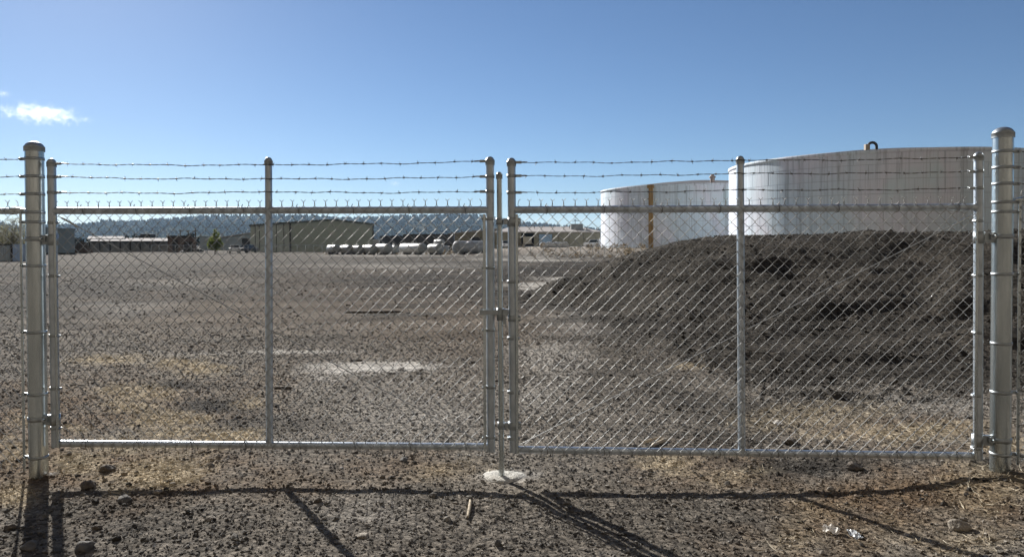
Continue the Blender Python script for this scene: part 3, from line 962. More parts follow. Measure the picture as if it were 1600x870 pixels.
def storage_tank(label, x, y, z):
    root = thing("storage_tank", label, "storage tank", (x, y, z), 0, "white storage tanks behind the soil heap")
    m_ = MB(); m_.lathe((0, 0, 0), [(TR - .045, -.8), (TR - .045, TH)], 96); m_.build("inner_shell", TSEAM, root)
    for c in range(NC):
        for k in range(NPL):
            o = link("wall_plate", PLATE, root)
            o.rotation_euler = (0, 0, 2 * math.pi * (k + .5 * (c % 2)) / NPL + .03)
            o.location = (0, 0, c * TH / NC)
            s = 1 + random.uniform(-.0006, .0006); o.scale = (s, s, 1)
    m_ = MB(); m_.lathe((0, 0, 0), [(TR - .02, TH - .34), (TR + .10, TH - .34), (TR + .10, TH), (TR - .3, TH + .02)], 120, True); m_.build("rim", TANKP, root)
    m_ = MB(); m_.lathe((0, 0, 0), [(TR - .1, TH + .02), (TR * .8, TH + .40), (TR * .5, TH + 1.00), (TR * .2, TH + 1.48), (.05, TH + 1.60)], 96); m_.build("roof", TANKD, root)
    m_ = MB(); m_.lathe((0, 0, 0), [(TR, -.9), (TR + .25, -.9), (TR + .25, .12), (TR, .12)], 96); m_.build("foundation", CONC, root)
    return root
tA = storage_tank("farther white storage tank with a rusty brown pipe down its side", 31.3, 123.0, .62)
tB = storage_tank("nearer and bigger-looking white storage tank with curved vent pipe on its roof edge", 41.65, 83.8, .62)
def on_tank(root, px, extra=0.0):
    """nearest point of a tank wall seen at a column of the photograph"""
    u = (px - 800) / FOC; c = root.location
    A = 1 + u * u; B = -2 * (u * c.x + c.y); C = c.x ** 2 + c.y ** 2 - (TR + extra) ** 2
    y = (-B - math.sqrt(max(B * B - 4 * A * C, 0))) / (2 * A)
    return Vector((u * y - c.x, y - c.y, 0))
p = on_tank(tA, 1017, .12); d = p.normalized()
rz = Matrix.Rotation(math.atan2(d.y, d.x), 3, 'Z')
m_ = MB(); m_.box((p.x, p.y, TH / 2 - .35), (.32, .62, TH + .5), rz)
m_.box((p.x, p.y, TH - .25), (.5, 1.0, .5), rz)
m_.build("overflow_pipe", RUST, tA)
for z in (1.5, 3.5, 5.5, 7.5):
    m_ = MB(); m_.box((p.x * 1.004, p.y * 1.004, z), (.36, .9, .10), rz); m_.build("pipe_bracket", RUST, tA)
p = on_tank(tA, 1113, -.4)
m_ = MB(); m_.tube([(p.x, p.y, TH - .3), (p.x, p.y, TH + .75)], .34, 12); m_.tube([(p.x, p.y, TH + .75), (p.x, p.y, TH + .95)], [.5, .46], 12); m_.tube([(p.x, p.y, TH + .95), (p.x, p.y, TH + 1.25)], [.3, .2], 10)
m_.build("roof_vent", mat("vent paint", (.34, .28, .26), .7), tA)
p = on_tank(tB, 1362, -.9)
m_ = MB(); rr = .38
tl = Vector((-d.y, d.x, 0)); tl = Vector((1, -.2, 0)).normalized()
m_.tube([Vector((p.x, p.y, TH)) + tl * rr] + [Vector((p.x, p.y, TH + .42)) + tl * (rr * math.cos(a / 8 * math.pi)) + Vector((0, 0, rr * math.sin(a / 8 * math.pi))) for a in range(9)] + [Vector((p.x, p.y, TH + .25)) - tl * rr], .13, 10)
vt = m_.build("vent_pipe", mat("dark vent paint", (.05, .05, .055), .6), tB)
m_ = MB(); m_.box((p.x - .55, p.y - .1, TH + .30), (.42, .4, .62), bev=.03); m_.build("vent_box", mat("tan vent box", (.42, .36, .30), .8), vt)

# ---- painted sheet and other building materials
OLIVE = mat("olive wall sheet", (.40, .46, .40), .7, var=.07, scale=.6)
OLIVE2 = mat("tan green wall sheet", (.255, .235, .175), .75, var=.10, scale=.7)
BLUEG = mat("blue grey wall sheet", (.25, .34, .43), .7, var=.10, scale=.5)
WROOF = mat("white roof sheet", (.36, .35, .35), .9, var=.06, scale=.6, spec=.05)
PROOF = mat("pale roof sheet", (.42, .395, .385), .9, var=.08, scale=.5, spec=.05)
GREYW = mat("grey board wall", (.30, .32, .34), .8, var=.15, scale=.8)
DARKW = mat("dark boards", (.045, .043, .042), .85, var=.3, scale=1)
BROWNW = mat("brown boards", (.16, .115, .09), .85, var=.25, scale=1)
TRIM = mat("dark trim", (.045, .055, .05), .6)
GLASS = mat("dark window glass", (.03, .04, .05), .12, 0)
BLUED = mat("pale blue door paint", (.30, .42, .56), .6)
CBLUE = mat("pale blue container paint", (.45, .54, .64), .6, var=.08, scale=1)
POLE = mat("weathered wood pole", (.14, .12, .10), .9)
WPAINT = mat("white tank paint", (.52, .53, .52), .4, var=.05, scale=2)
TYRE = mat("black tyre", (.02, .02, .02), .9)
CARW = mat("white car paint", (.72, .73, .74), .3)
CARD = mat("dark car paint", (.03, .035, .04), .3)

# ---- hangar: wide gable front facing the lot, its left part of separate lighter sheets
hz = 146.0
hc, hw, hrz = facing(391, 583, hz)
fx = lambda px: hw * (px - 391) / 192.0
fz = lambda py: (380 - py) / FOC * hz * 1.03 + 1.6 - hc.z
hl = 26.0
hr_ = thing("hangar", "big olive green metal hangar with low gable roof", "hangar", hc, hrz)
xr, zr_, zl_, zR = fx(518), fz(343.8), fz(353), fz(350.3)
def roof_z(x): return zl_ + (zr_ - zl_) * x / xr if x < xr else zr_ + (zR - zr_) * (x - xr) / (hw - xr)
xs_ = fx(452)
m_ = MB(); m_.prism([(xs_ + .15, 0), (hw - .02, 0), (hw - .02, zR - .03), (xr, zr_ - .03), (xs_ + .15, roof_z(xs_ + .15) - .03)], .0, .3); m_.build("gable_wall", OLIVE, hr_)
m_ = MB(); m_.prism([(.02, 0), (hw - .02, 0), (hw - .02, zR - .03), (xr, zr_ - .03), (.02, zl_ - .03)], hl - .3, hl); m_.build("gable_wall", OLIVE, hr_)
OLIVEL = mat("paler olive wall sheet", (.48, .54, .50), .7, var=.06, scale=.6)
cuts = [391, 398.5, 405, 418, 430.5, 442, 451]
for a_, b_ in zip(cuts[:-1], cuts[1:]):
    x0, x1 = fx(a_) + .07, fx(b_) - .07
    m_ = MB(); m_.prism([(x0, 0), (x1, 0), (x1, roof_z(x1) - .03), (x0, roof_z(x0) - .03)], .06, .26); m_.build("wall_panel", OLIVEL, hr_)
m_ = MB(); m_.prism([(.1, 0), (xs_, 0), (xs_, roof_z(xs_) - .1), (.1, zl_ - .1)], .30, .4); m_.build("inner_wall", TRIM, hr_)
for x, h_ in ((.12, zl_), (hw - .12, zR)):
    m_ = MB(); m_.box((x, hl / 2, h_ / 2 - .05), (.2, hl - .66, h_ - .1)); m_.build("side_wall", OLIVE, hr_)
GRF = mat("green roof sheet", (.10, .12, .11), .6)
for a_, b_ in ((-.25, xr), (xr, hw + .25)):
    za, zb_ = roof_z(a_) , roof_z(b_)
    m_ = MB(); m_.prism([(a_, za), (b_, zb_), (b_, zb_ + .30), (a_, za + .30)], -.35, hl + .3); m_.build("roof", GRF, hr_)
for x in (xs_ + .03, hw + .03):
    m_ = MB(); m_.box((x, -.06, roof_z(min(x, hw)) / 2 - .03), (.26, .14, roof_z(min(x, hw)) - .06)); m_.build("corner_trim", TRIM, hr_)

def car(name, label, cat, px, depth, m, rz=0, pickup=False):
    c = place(px, depth)
    root = thing(name, label, cat, c, rz)
    w, L = 1.78, 4.5
    m_ = MB(); m_.box((0, 0, .62), (w, L, .56), bev=.12); m_.box((0, -L / 2 + .06, .50), (w * .96, .2, .22), bev=.05); m_.build("body", m, root)
    cy, cl = (.25, 2.3) if not pickup else (-.35, 1.7)
    m_ = MB()
    bt = [(-w / 2 + .06, cy - cl / 2, .88), (w / 2 - .06, cy - cl / 2, .88), (w / 2 - .06, cy + cl / 2, .88), (-w / 2 + .06, cy + cl / 2, .88)]
    tp = [(-w / 2 + .24, cy - cl / 2 + .55, 1.46), (w / 2 - .24, cy - cl / 2 + .55, 1.46), (w / 2 - .24, cy + cl / 2 - .35, 1.46), (-w / 2 + .24, cy + cl / 2 - .35, 1.46)]
    m_.add(bt + tp, [(4, 5, 6, 7), (0, 1, 5, 4), (1, 2, 6, 5), (2, 3, 7, 6), (3, 0, 4, 7)]); m_.build("cabin", m, root)
    def pane(i, j, nm):
        a, b_, c_, d_ = [Vector(q) for q in (bt[i], bt[j], tp[j], tp[i])]
        n = (b_ - a).cross(d_ - a).normalized() * .012
        f = lambda u, v: (a.lerp(b_, u)).lerp(d_.lerp(c_, u), v) + n
        g_ = MB(); g_.add([f(.08, .10), f(.92, .10), f(.92, .9), f(.08, .9)], [(0, 1, 2, 3)]); g_.build(nm, GLASS, root)
    pane(0, 1, "windscreen"); pane(1, 2, "side_window"); pane(2, 3, "rear_window"); pane(3, 0, "side_window")
    for sx in (-1, 1):
        for sy in (-1, 1):
            t_ = MB(); t_.lathe((sx * (w / 2 - .1), sy * 1.38, .33), [(.2, -.1), (.33, -.1), (.33, .1), (.2, .1)], 14, True, 'X'); wh = t_.build("wheel", TYRE, root)
        g_ = MB(); g_.box((sx * .62, -L / 2 - .005, .70), (.34, .06, .14), bev=.02); g_.build("headlight", GLASS, root)
    if pickup:
        b_ = MB(); b_.box((-w / 2 + .05, 1.3, 1.0), (.08, 1.9, .24)); b_.box((w / 2 - .05, 1.3, 1.0), (.08, 1.9, .24)); b_.box((0, 2.2, 1.0), (w - .2, .08, .24)); b_.build("bed_side", m, root)
    return root
car("parked_car", "small white car parked just left of the hangar", "car", 367, 124, CARW, R(20))
car("parked_car", "small dark car against the hangar's left corner", "car", 386, 130, CARD, R(-15))
car("pickup_truck", "white pickup seen through the gap between the gate leaves", "pickup", 790, 138, CARW, R(10), True)
car("parked_car", "white car half hidden by the farther storage tank", "car", 933, 128, CARW, R(60))

# ---- buildings on the left
def walls(root, w, d, h, m, nm="wall", t=.2):
    for c, s in (((w / 2, 0, h / 2), (w, t, h)), ((w / 2, d, h / 2), (w, t, h)), ((t / 2, d / 2, h / 2), (t, d - t - .01, h - .01)), ((w - t / 2, d / 2, h / 2), (t, d - t - .01, h - .01))):
        m_ = MB(); m_.box(c, s); m_.build(nm, m, root)
dz = 118; c, w, rz_ = facing(66, 117, dz); h = gzt(90, 356.5, dz) - c.z
r_ = thing("blue_shed", "blue grey windowless metal shed beside the left gate post", "shed", c, rz_)
walls(r_, w, 8, h, BLUEG)
m_ = MB(); m_.prism([(-.15, h + .003), (w + .15, h - .25 + .003), (w + .15, h - .08), (-.15, h + .17)], -.25, 8.3); m_.build("roof", BLUEG, r_)
m_ = MB(); m_.box((w / 2, -.12, .12), (w + .1, .1, .24)); m_.build("base_strip", DARKW, r_)
for k in range(12):
    m_ = MB(); m_.box((w * (k + .5) / 12, -.115, h * .5), (.07, .05, h - .55)); m_.build("rib", BLUEG, r_)

dz = 150; c, w, rz_ = facing(137, 267, dz); h = gzt(200, 377.2, dz) - c.z; hb = gzt(200, 374.8, dz + 7) - c.z
r_ = thing("open_shed", "long low open-fronted shed with white roof", "shed", c, rz_)
m_ = MB(); m_.box((w / 2, 4.8, (h + .3) / 2), (w - .2, .15, h + .3)); m_.build("back_wall", GREYW, r_)
for x in (.1, w - .1):
    m_ = MB(); m_.box((x, 2.3, h / 2), (.16, 4.7, h - .02)); m_.build("side_wall", GREYW, r_)
m_ = MB()
m_.add([(.4, -.5, h), (w, -.5, h), (w, 7, hb), (.4, 7, hb), (.4, -.5, h + .12), (w, -.5, h + .12), (w, 7, hb + .12), (.4, 7, hb + .12)], [(3, 2, 1, 0), (4, 5, 6, 7), (0, 1, 5, 4), (1, 2, 6, 5), (2, 3, 7, 6), (3, 0, 4, 7)])
m_.build("roof", WROOF, r_)
w2 = w * .43; h2 = gzt(160, 369.6, dz + 14) - c.z
m_ = MB(); z0 = hb + .16
m_.add([(-.4, 7.2, z0), (w2, 7.2, z0), (w2, 14, h2), (-.4, 14, h2), (-.4, 7.2, z0 + .1), (w2, 7.2, z0 + .1), (w2, 14, h2 + .1), (-.4, 14, h2 + .1)], [(3, 2, 1, 0), (4, 5, 6, 7), (0, 1, 5, 4), (1, 2, 6, 5), (2, 3, 7, 6), (3, 0, 4, 7)])
m_.build("upper_roof", WROOF, r_)
m_ = MB(); m_.add([(w2 + .2, 7.2, z0), (w - .2, 7.2, z0), (w - .2, 13, h2 - .35), (w2 + .2, 13, h2 - .35), (w2 + .2, 7.2, z0 - .1), (w - .2, 7.2, z0 - .1), (w - .2, 13, h2 - .45), (w2 + .2, 13, h2 - .45)], [(0, 1, 2, 3), (7, 6, 5, 4), (4, 5, 1, 0), (5, 6, 2, 1), (6, 7, 3, 2), (7, 4, 0, 3)]); m_.build("rear_roof", PROOF, r_)
for k in range(9):
    m_ = MB(); m_.box((.3 + k * (w - .6) / 8, -.1, h / 2 - .01), (.20, .2, h - .03)); m_.build("post", DARKW, r_)
for k in range(8):
    m_ = MB(); m_.box((.3 + (k + .5) * (w - .6) / 8, .55, h * .42), ((w - .6) / 8 - .3, .08, h * .80)); m_.build("bay_panel", GREYW, r_)
# dark machine on the shed's far side
c = place(231, 170); r_ = thing("machine_cab", "small dark vehicle roof showing above the long white roofed shed", "vehicle", c)
zt = gzt(231, 365.5, 170) - c.z
m_ = MB(); m_.box((0, 0, zt - .28), (2.2, 3, .5), bev=.15); m_.build("cab", DARKW, r_)
m_ = MB(); m_.box((-.1, 0, zt - .60), (3.0, 4, .3), bev=.1); m_.box((0, 0, (zt - .75) / 2), (2.4, 3.4, zt - .76), bev=.1); m_.build("body", DARKW, r_)

dz = 144; c, w, rz_ = facing(262, 314, dz); h = gzt(285, 370.5, dz) - c.z
r_ = thing("dark_barn", "dark brown barn with flat black roof beside the long shed", "barn", c, rz_)
walls(r_, w * .86, 9, h, BROWNW)
m_ = MB(); m_.box((w * .38, 4, h + .16), (w * .84, 9.6, .3)); m_.build("roof", DARKW, r_)
m_ = MB(); m_.box((w * .22, -.14, h * .42), (w * .16, .1, h * .8)); m_.build("door", DARKW, r_)
m_ = MB(); m_.box((w * .62, -.14, h * .36), (w * .26, .1, h * .7)); m_.build("door", DARKW, r_)
c = place(300, 128); r_ = thing("scrap_heap", "low black heap of scrap in front of the dark barn", "heap", c)
m_ = MB()
for k in range(26):
    m_.box((random.uniform(-1.6, 1.6), random.uniform(-.6, .6), random.uniform(.1, .95) * (1 - abs(k - 13) / 30)), (random.uniform(.3, 1), random.uniform(.3, .8), random.uniform(.2, .7)), Matrix.Rotation(random.uniform(0, 3), 3, 'Z') @ Matrix.Rotation(random.uniform(-.4, .4), 3, 'X'))
m_.build("scrap_piece", DARKW, r_)

dz = 190; c, w, rz_ = facing(312, 402, dz); h = gzt(330, 372.5, dz) - c.z; h3 = gzt(392, 363, dz) - c.z
r_ = thing("grey_warehouse", "pale blue grey warehouse with slanting roof behind the young green tree", "warehouse", c, rz_)
m_ = MB(); m_.prism([(0, 0), (w, 0), (w, h3), (w * .38, h), (0, h + .4)], 0, 14); m_.build("wall", mat("blue grey sheet", (.34, .40, .46), .7, var=.1, scale=.4), r_)
m_ = MB(); m_.prism([(w * .34, h - .02 + .04), (w + .3, h3 + .08), (w + .3, h3 + .38), (w * .34, h + .30)], -.3, 14.3); m_.build("roof", WROOF, r_)
m_ = MB(); m_.prism([(-.2, h + .42), (w * .37, h + .03), (w * .37, h + .25), (-.2, h + .66)], -.2, 14.2); m_.build("roof", BLUEG, r_)
m_ = MB(); m_.box((w * .80, -.1, 1.5), (w * .14, .15, 3.0)); m_.build("door", DARKW, r_)

for px, yt, depth, lab in ((282, 360, 140, "lamp post with a pale head above the dark barn, left one"), (294, 361, 140, "lamp post with a pale head above the dark barn, right one")):
    c = place(px, depth); zt = gzt(px, yt, depth) - c.z
    r_ = thing("lamp_post", lab, "lamp post", c, 0, "lamp posts by the dark barn")
    m_ = MB(); m_.tube([(0, 0, 0), (0, 0, zt)], .07, 6); m_.build("pole", POLE, r_)
    m_ = MB(); m_.box((.05, 0, zt), (.55, .3, .2), bev=.03); m_.build("lamp_head", WROOF, r_)
c = place(305.5, 126); zt = gzt(305, 359, 126) - c.z
r_ = thing("utility_pole", "thin grey utility pole between dark barn and green tree", "pole", c)
m_ = MB(); m_.tube([(0, 0, 0), (0, 0, zt)], [.11, .08], 8); m_.build("pole", POLE, r_)
m_ = MB(); m_.box((0, 0, zt - .25), (.9, .1, .1)); m_.build("crossarm", POLE, r_)

# ---- pale blue container and brown heap at the far left
c = place(2, 70.5); w = gx(24, 70.5) - c.x + 1.6; h = gzt(10, 381, 70.5) - c.z
r_ = thing("container", "pale blue ribbed metal container left of the left gate post", "container", c + Vector((-1.6, 0, 0)), R(-8))
m_ = MB(); m_.box((w / 2, 1.2, h / 2), (w, 2.4, h - .06)); m_.build("body", CBLUE, r_)
for k in range(14):
    m_ = MB(); m_.box((w * (k + .5) / 14, -.03, h / 2), (w / 14 * .55, .055, h - .22)); m_.build("rib", CBLUE, r_)
m_ = MB(); m_.box((w / 2, -.035, h - .07), (w + .05, .12, .12)); m_.box((w - .02, -.06, h * .45), (.16, .1, h * .88)); m_.build("frame", DARKW, r_)
DIRT = mat("brown dirt", (.12, .09, .062), .95, var=.3, scale=1.2, bump=.6, bscale=3)
def heap(name, label, px, depth, wpx, ytop, m, asp=.6):
    c = place(px, depth); wd = wpx * depth / FOC / 2; h = gzt(px, ytop, depth) - c.z
    m_ = MB(); n = 28; vs = []; fs = []
    for i in range(9):
        t = i / 8
        for k in range(n):
            a = k / n * 6.283
            rr = wd * (t * (1 + .14 * math.sin(3 * a + px) + .09 * math.sin(7 * a)))
            vs.append((rr * math.cos(a), rr * asp * math.sin(a), h * (1 - t ** 1.4) * (1 + random.uniform(-.12, .12)) - .04))
    for i in range(8):
        for k in range(n): fs.append((i * n + k, (i + 1) * n + k, (i + 1) * n + (k + 1) % n, i * n + (k + 1) % n))
    m_.add(vs, fs, False)
    o = m_.build(name, m, None, c); tag(o, label, "dirt heap"); return o
heap("dirt_heap", "brown heap of earth between blue shed and long white roofed shed", 129, 124, 34, 377, DIRT)

# ---- long building right of centre, annex, trailers
dz = 150; c = place(775, dz); w = gx(938, dz) - c.x; h = gzt(850, 363.5, dz) - c.z; hr2 = gzt(850, 355.5, dz + 9) - c.z
r_ = thing("long_workshop", "long tan workshop with pale roof left of the white tanks", "workshop", c)
bays = [(775, 815, 'w'), (815, 834, 'o'), (834, 842, 'w'), (842, 863, 'b'), (863, 873, 'w'), (873, 889, 'w'), (889, 912, 'w'), (912, 938, 'w')]
for a_, b_, k_ in bays:
    x0, x1 = gx(a_, dz) - c.x, gx(b_, dz) - c.x
    if k_ == 'w':
        m_ = MB(); m_.box(((x0 + x1) / 2, .1, h / 2), (x1 - x0 - .10, .2, h)); m_.build("wall_panel", OLIVE2, r_)
    elif k_ == 'b':
        m_ = MB(); m_.box(((x0 + x1) / 2, .14, h * .45), (x1 - x0 - .1, .12, h * .9)); m_.build("door", BLUED, r_)
        m_ = MB(); m_.box(((x0 + x1) / 2, .1, h * .95 + .005), (x1 - x0 - .02, .2, h * .09)); m_.build("lintel", OLIVE2, r_)
    else:
        m_ = MB(); m_.box(((x0 + x1) / 2, 3, h / 2), (x1 - x0 + .6, .15, h)); m_.build("back_wall", DARKW, r_)
m_ = MB(); m_.box((.1, 6, h / 2), (.2, 11.5, h)); m_.box((w - .1, 6, h / 2), (.2, 11.5, h)); m_.box((w / 2, 12, h / 2), (w - .5, .2, h)); m_.build("rear_wall", OLIVE2, r_)
x1 = gx(905, dz + 9) - c.x; x0 = gx(797, dz + 9) - c.x
m_ = MB(); vv = [(-.3, -.6, h + .05), (w + .3, -.6, h + .05), (x1, 9, hr2), (x0, 9, hr2), (w + .3, 14, h), (-.3, 14, h)]
m_.add(vv + [(p_[0], p_[1], p_[2] + .16) for p_ in vv], [(3, 2, 1, 0), (6, 7, 8, 9), (0, 1, 7, 6), (1, 4, 2), (7, 8, 10), (0, 3, 5), (6, 11, 9), (2, 3, 5, 4)[::-1], (9, 8, 10, 11), (1, 4, 10, 7), (4, 5, 11, 10), (5, 0, 6, 11)]); m_.build("roof", PROOF, r_)
hx = gx(901, dz + 4) - c.x; zt = gzt(901, 350, dz + 4) - c.z; zb = gzt(901, 358.6, dz + 4) - c.z
m_ = MB(); m_.box((hx, 4, (zt + zb) / 2), (2.45, 2, zt - zb), bev=.05); m_.box((hx - .8, 4, zb - .25), (.15, 1.8, .6)); m_.box((hx + .8, 4, zb - .25), (.15, 1.8, .6)); hv = m_.build("roof_unit", mat("roof unit grey", (.20, .22, .23), .6), r_)
m_ = MB(); m_.tube([(hx - .3, 4, zt), (hx - .3, 4, zt + .9)], .06, 6); m_.tube([(hx - .9, 4, zt + .55), (hx + .5, 4, zt + .65)], .05, 6); m_.tube([(hx - .6, 4, zt + .9), (hx, 4, zt + .9)], .05, 6); m_.build("aerial", DARKW, hv)
for px, yt in ((835, 352), (890, 351), (918, 353)):
    x = gx(px, dz + 5) - c.x; z = gzt(px, yt, dz + 5) - c.z
    m_ = MB(); m_.tube([(x, 5, h + .4), (x, 5, z)], .06, 6); m_.build("vent_pipe", DARKW, r_)
c2 = place(824, 148); r2 = thing("box_truck", "beige box truck body backed into the dark workshop bay", "truck", c2)
m_ = MB(); m_.box((0, 1.4, 1.35), (1.7, 2.4, 1.5), bev=.05); m_.build("box_body", mat("beige truck paint", (.42, .38, .30), .6), r2)
m_ = MB(); m_.box((0, 1.4, .55), (1.5, 2.2, .14)); m_.build("chassis", DARKW, r2)
for sx in (-.6, .6):
    m_ = MB(); m_.lathe((sx, .7, .40), [(.2, -.12), (.40, -.12), (.40, .12), (.2, .12)], 12, True, 'X'); m_.build("wheel", TYRE, r2)
dz = 172; c = place(703, dz); w = gx(776, dz) - c.x; ha = gzt(703, 366.5, dz) - c.z; hb_ = gzt(776, 359, dz) - c.z
r_ = thing("tan_warehouse", "tan green warehouse with thin pale roof edge behind the cylinders", "warehouse", c)
m_ = MB(); m_.prism([(0, 0), (w, 0), (w, hb_), (0, ha)], 0, 16); m_.build("wall", OLIVE2, r_)
m_ = MB(); m_.prism([(-.3, ha - .02), (w + .3, hb_ + .06), (w + .3, hb_ + .36), (-.3, ha + .28)], -.4, 16.4); m_.build("roof", WROOF, r_)
m_ = MB(); m_.box((w * .55, -.08, 1.5), (2.6, .12, 3)); m_.build("door", DARKW, r_)

def trailer(name, label, p0, p1, yt, yb, dz, m, m2, cat="trailer"):
    c = place(p0, dz); w = gx(p1, dz) - c.x; zt = gzt(p0, yt, dz) - c.z; zb = gzt(p0, yb, dz) - c.z
    r_ = thing(name, label, cat, c)
    m_ = MB(); m_.box((w / 2, 1.25, (zt + zb) / 2), (w, 2.5, zt - zb), bev=.03); m_.build("box_body", m, r_)
    m_ = MB(); m_.box((w / 2, 1.25, zt + .10), (w + .1, 2.56, .2), bev=.02); m_.build("top_rail", m2, r_)
    n = int(w / 1.2)
    for k in range(n + 1):
        m_ = MB(); m_.box((w * k / n * .99 + .03, -.03, (zt + zb) / 2), (.09, .06, zt - zb - .05)); m_.build("side_post", m2, r_)
    m_ = MB(); m_.box((w / 2, 1.25, zb - .12), (w * .98, 1.0, .22)); m_.build("chassis", DARKW, r_)
    for k in (.12, .22, .80, .90):
        for y in (.25, 2.2):
            m_ = MB(); m_.lathe((w * k, y, .48), [(.25, -.15), (.48, -.15), (.48, .15), (.25, .15)], 14, True, 'X')
            o = m_.build("wheel", TYRE, r_); o.rotation_euler = (0, 0, 0)
    return r_
DKB = mat("dark blue grey trailer paint", (.055, .065, .085), .6, var=.3, scale=.7)
DKB2 = mat("dark grey trailer paint", (.085, .09, .10), .6, var=.35, scale=.5)
trailer("trailer", "long dark trailer with black top edge behind the white cylinders", 630, 709, 367.5, 382, 140, DKB2, DARKW)
trailer("trailer", "short dark blue trailer next to the hangar's right corner", 594, 629, 370, 383, 143, DKB, DKB)
c = place(588, 138); r_ = thing("utility_box", "pale grey box standing at the hangar's right corner", "utility box", c)
zt = gzt(588, 374, 138) - c.z
m_ = MB(); m_.box((0, 0, zt / 2), (1.2, 1, zt), bev=.05); m_.build("cabinet", mat("pale grey box", (.42, .45, .48), .6), r_)
m_ = MB(); m_.box((0, -.52, zt * .5), (.9, .05, zt * .7)); m_.build("door", mat("grey door", (.36, .39, .42), .6), r_)

# ---- row of white gas cylinders lying on the ground
END_SHADE = mat("shaded grey end paint", (.26, .29, .31), .7, var=.12, scale=3)  # shade on the cylinder ends is put into this darker grey
def gas_tank(px, py, dpx, leftpx, label, m=WPAINT, depth=110, yaw=None, right=False, stand=False):
    depth_ = depth; r0 = dpx / 2 * depth_ / FOC
    c = W(px, py, depth_); zg = s1(c.x, c.y)
    run = abs(px - leftpx) * depth_ / FOC
    yaw = R(128) if yaw is None else yaw
    L = max(run / max(abs(math.cos(yaw)), .3), 1.4)
    root = thing("gas_cylinder", label, "gas cylinder", (c.x, c.y, zg), yaw, "gas cylinders lying in a row before the hangar")
    z = max(c.z - zg, r0 + .12)
    m_ = MB(); pr = []
    for k in range(7):
        a = -math.pi / 2 + k / 6 * math.pi / 2; pr.append((max(r0 * math.cos(a), .01), r0 * .55 * math.sin(a)))
    for k in range(7):
        a = k / 6 * math.pi / 2; pr.append((max(r0 * math.cos(a), .01), L + r0 * .55 * math.sin(a)))
    m_.lathe((0, 0, z), pr, 24, True, 'X'); m_.build("shell", m, root)
    m_ = MB(); m_.lathe((0, 0, z), [(max(r0 * 1.012 * math.cos(a_), .01), r0 * .57 * math.sin(a_)) for a_ in [-math.pi / 2 + k / 6 * math.pi / 2 * .96 for k in range(7)]], 24, True, 'X'); m_.build("end_cap", END_SHADE, root)
    for x in (L * .2, L * .8):
        m_ = MB(); m_.box((x, 0, (z - r0 * .6) / 2), (.16, r0 * 1.5, z - r0 * .6 + .05), bev=.02); m_.build("saddle", DARKW, root)
    m_ = MB(); m_.lathe((L * .5, 0, z + r0 - .03), [(.16, 0), (.16, .16), (.10, .24), (.02, .26)], 12); m_.build("valve_dome", m, root)
    return root
GAS = [(526, 389, 13, 511, "white gas cylinder at the left end of the row, before the hangar"),
       (547, 389.5, 13, 531, "second white gas cylinder from the left end of the row"),
       (563, 390, 13, 549, "third white gas cylinder from the left end of the row"),
       (584, 390, 14, 566, "fourth white gas cylinder from the left, under the hangar's right edge"),
       (607, 390, 16, 587, "white gas cylinder with wide round end just right of the hangar"),
       (619, 389.5, 13, 610, "short white gas cylinder squeezed beside the wide round ended one"),
       (660, 390.5, 17, 624, "long white gas cylinder with dark shade under it, before the dark trailer"),
       (687, 391, 16, 672, "white gas cylinder below the right half of the dark trailer"),
       (696, 391, 13, 689, "small white gas cylinder next to the big grey one")]
for k, gsp in enumerate(GAS): gas_tank(*gsp, depth=108 - k * .8 + (6 if k in (5, 8) else 0))
gas_tank(714, 386.5, 20, 756, "biggest gas cylinder, grey sided, at the right end of the row", mat("grey tank paint", (.30, .32, .34), .5, var=.1, scale=2), 100, R(38))
gas_tank(691, 378.5, 9, 680, "small grey gas cylinder raised above the others before the dark trailer", mat("pale grey tank paint", (.45, .46, .47), .5), 122)
# white wrapped roll on the pad
c = place(866, 112); r_ = thing("wrapped_roll", "long white wrapped roll lying before the workshop", "wrapped roll", c, R(4))
m_ = MB(); L = 4.4; pts = [(-L / 2 + L * k / 14, .05 * math.sin(k), .42 + .05 * math.sin(k * 1.7)) for k in range(15)]
m_.tube(pts, [.18] + [.42 + .06 * math.sin(k * 2.3) for k in range(13)] + [.16], 12); m_.build("sheet", WPAINT, r_)
m_ = MB()
for k in (4, 8, 11): m_.tube([(pts[k][0] - .03, pts[k][1], pts[k][2]), (pts[k][0] + .03, pts[k][1], pts[k][2])], .50, 12)
m_.build("strap", GREYW, r_)

# ---- far chain-link fences
def far_fence(label, pa, pb, za, zb, ytop, npost, midrail=False):
    a = Vector((gx(pa, za), za, 0)); b = Vector((gx(pb, zb), zb, 0))
    root = thing("chain_link_fence", label, "fence", (a.x, a.y, 0))
    d = b - a; zt = gzt(pa, ytop, za)
    tops = []
    for k in range(npost + 1):
        p_ = d * (k / npost); z = s1(a.x + p_.x, a.y + p_.y)
        top = zt + (gzt(pb, ytop, zb) - zt) * k / npost
        tops.append((p_, z, top))
        m_ = MB(); m_.tube([(p_.x, p_.y, z - .1), (p_.x, p_.y, top)], .035, 6); m_.build("post", GALV2, root)
    m_ = MB(); m_.tube([(t_[0].x, t_[0].y, t_[2]) for t_ in tops], .032, 6, True, False); m_.build("top_rail", GALV2, root)
    m_ = MB(); L = d.length; st = .28
    for k in range(int(L / st)):
        for s in (0, 1):
            u0, u1 = k * st / L, min(1, (k * st + 1.5) / L)
            if s: u0, u1 = u1, u0
            p0, p1 = d * u0, d * u1
            i0 = u0 * npost; z0 = np.interp(i0, range(npost + 1), [t_[1] for t_ in tops]); i1 = u1 * npost
            z1 = np.interp(i1, range(npost + 1), [t_[2] for t_ in tops])
            m_.tube([(p0.x, p0.y, z0 + .05), (p1.x, p1.y, z1)], .004, 3, False, False)
    o = m_.build("mesh_wire", WIRE, root); o['kind'] = 'stuff'
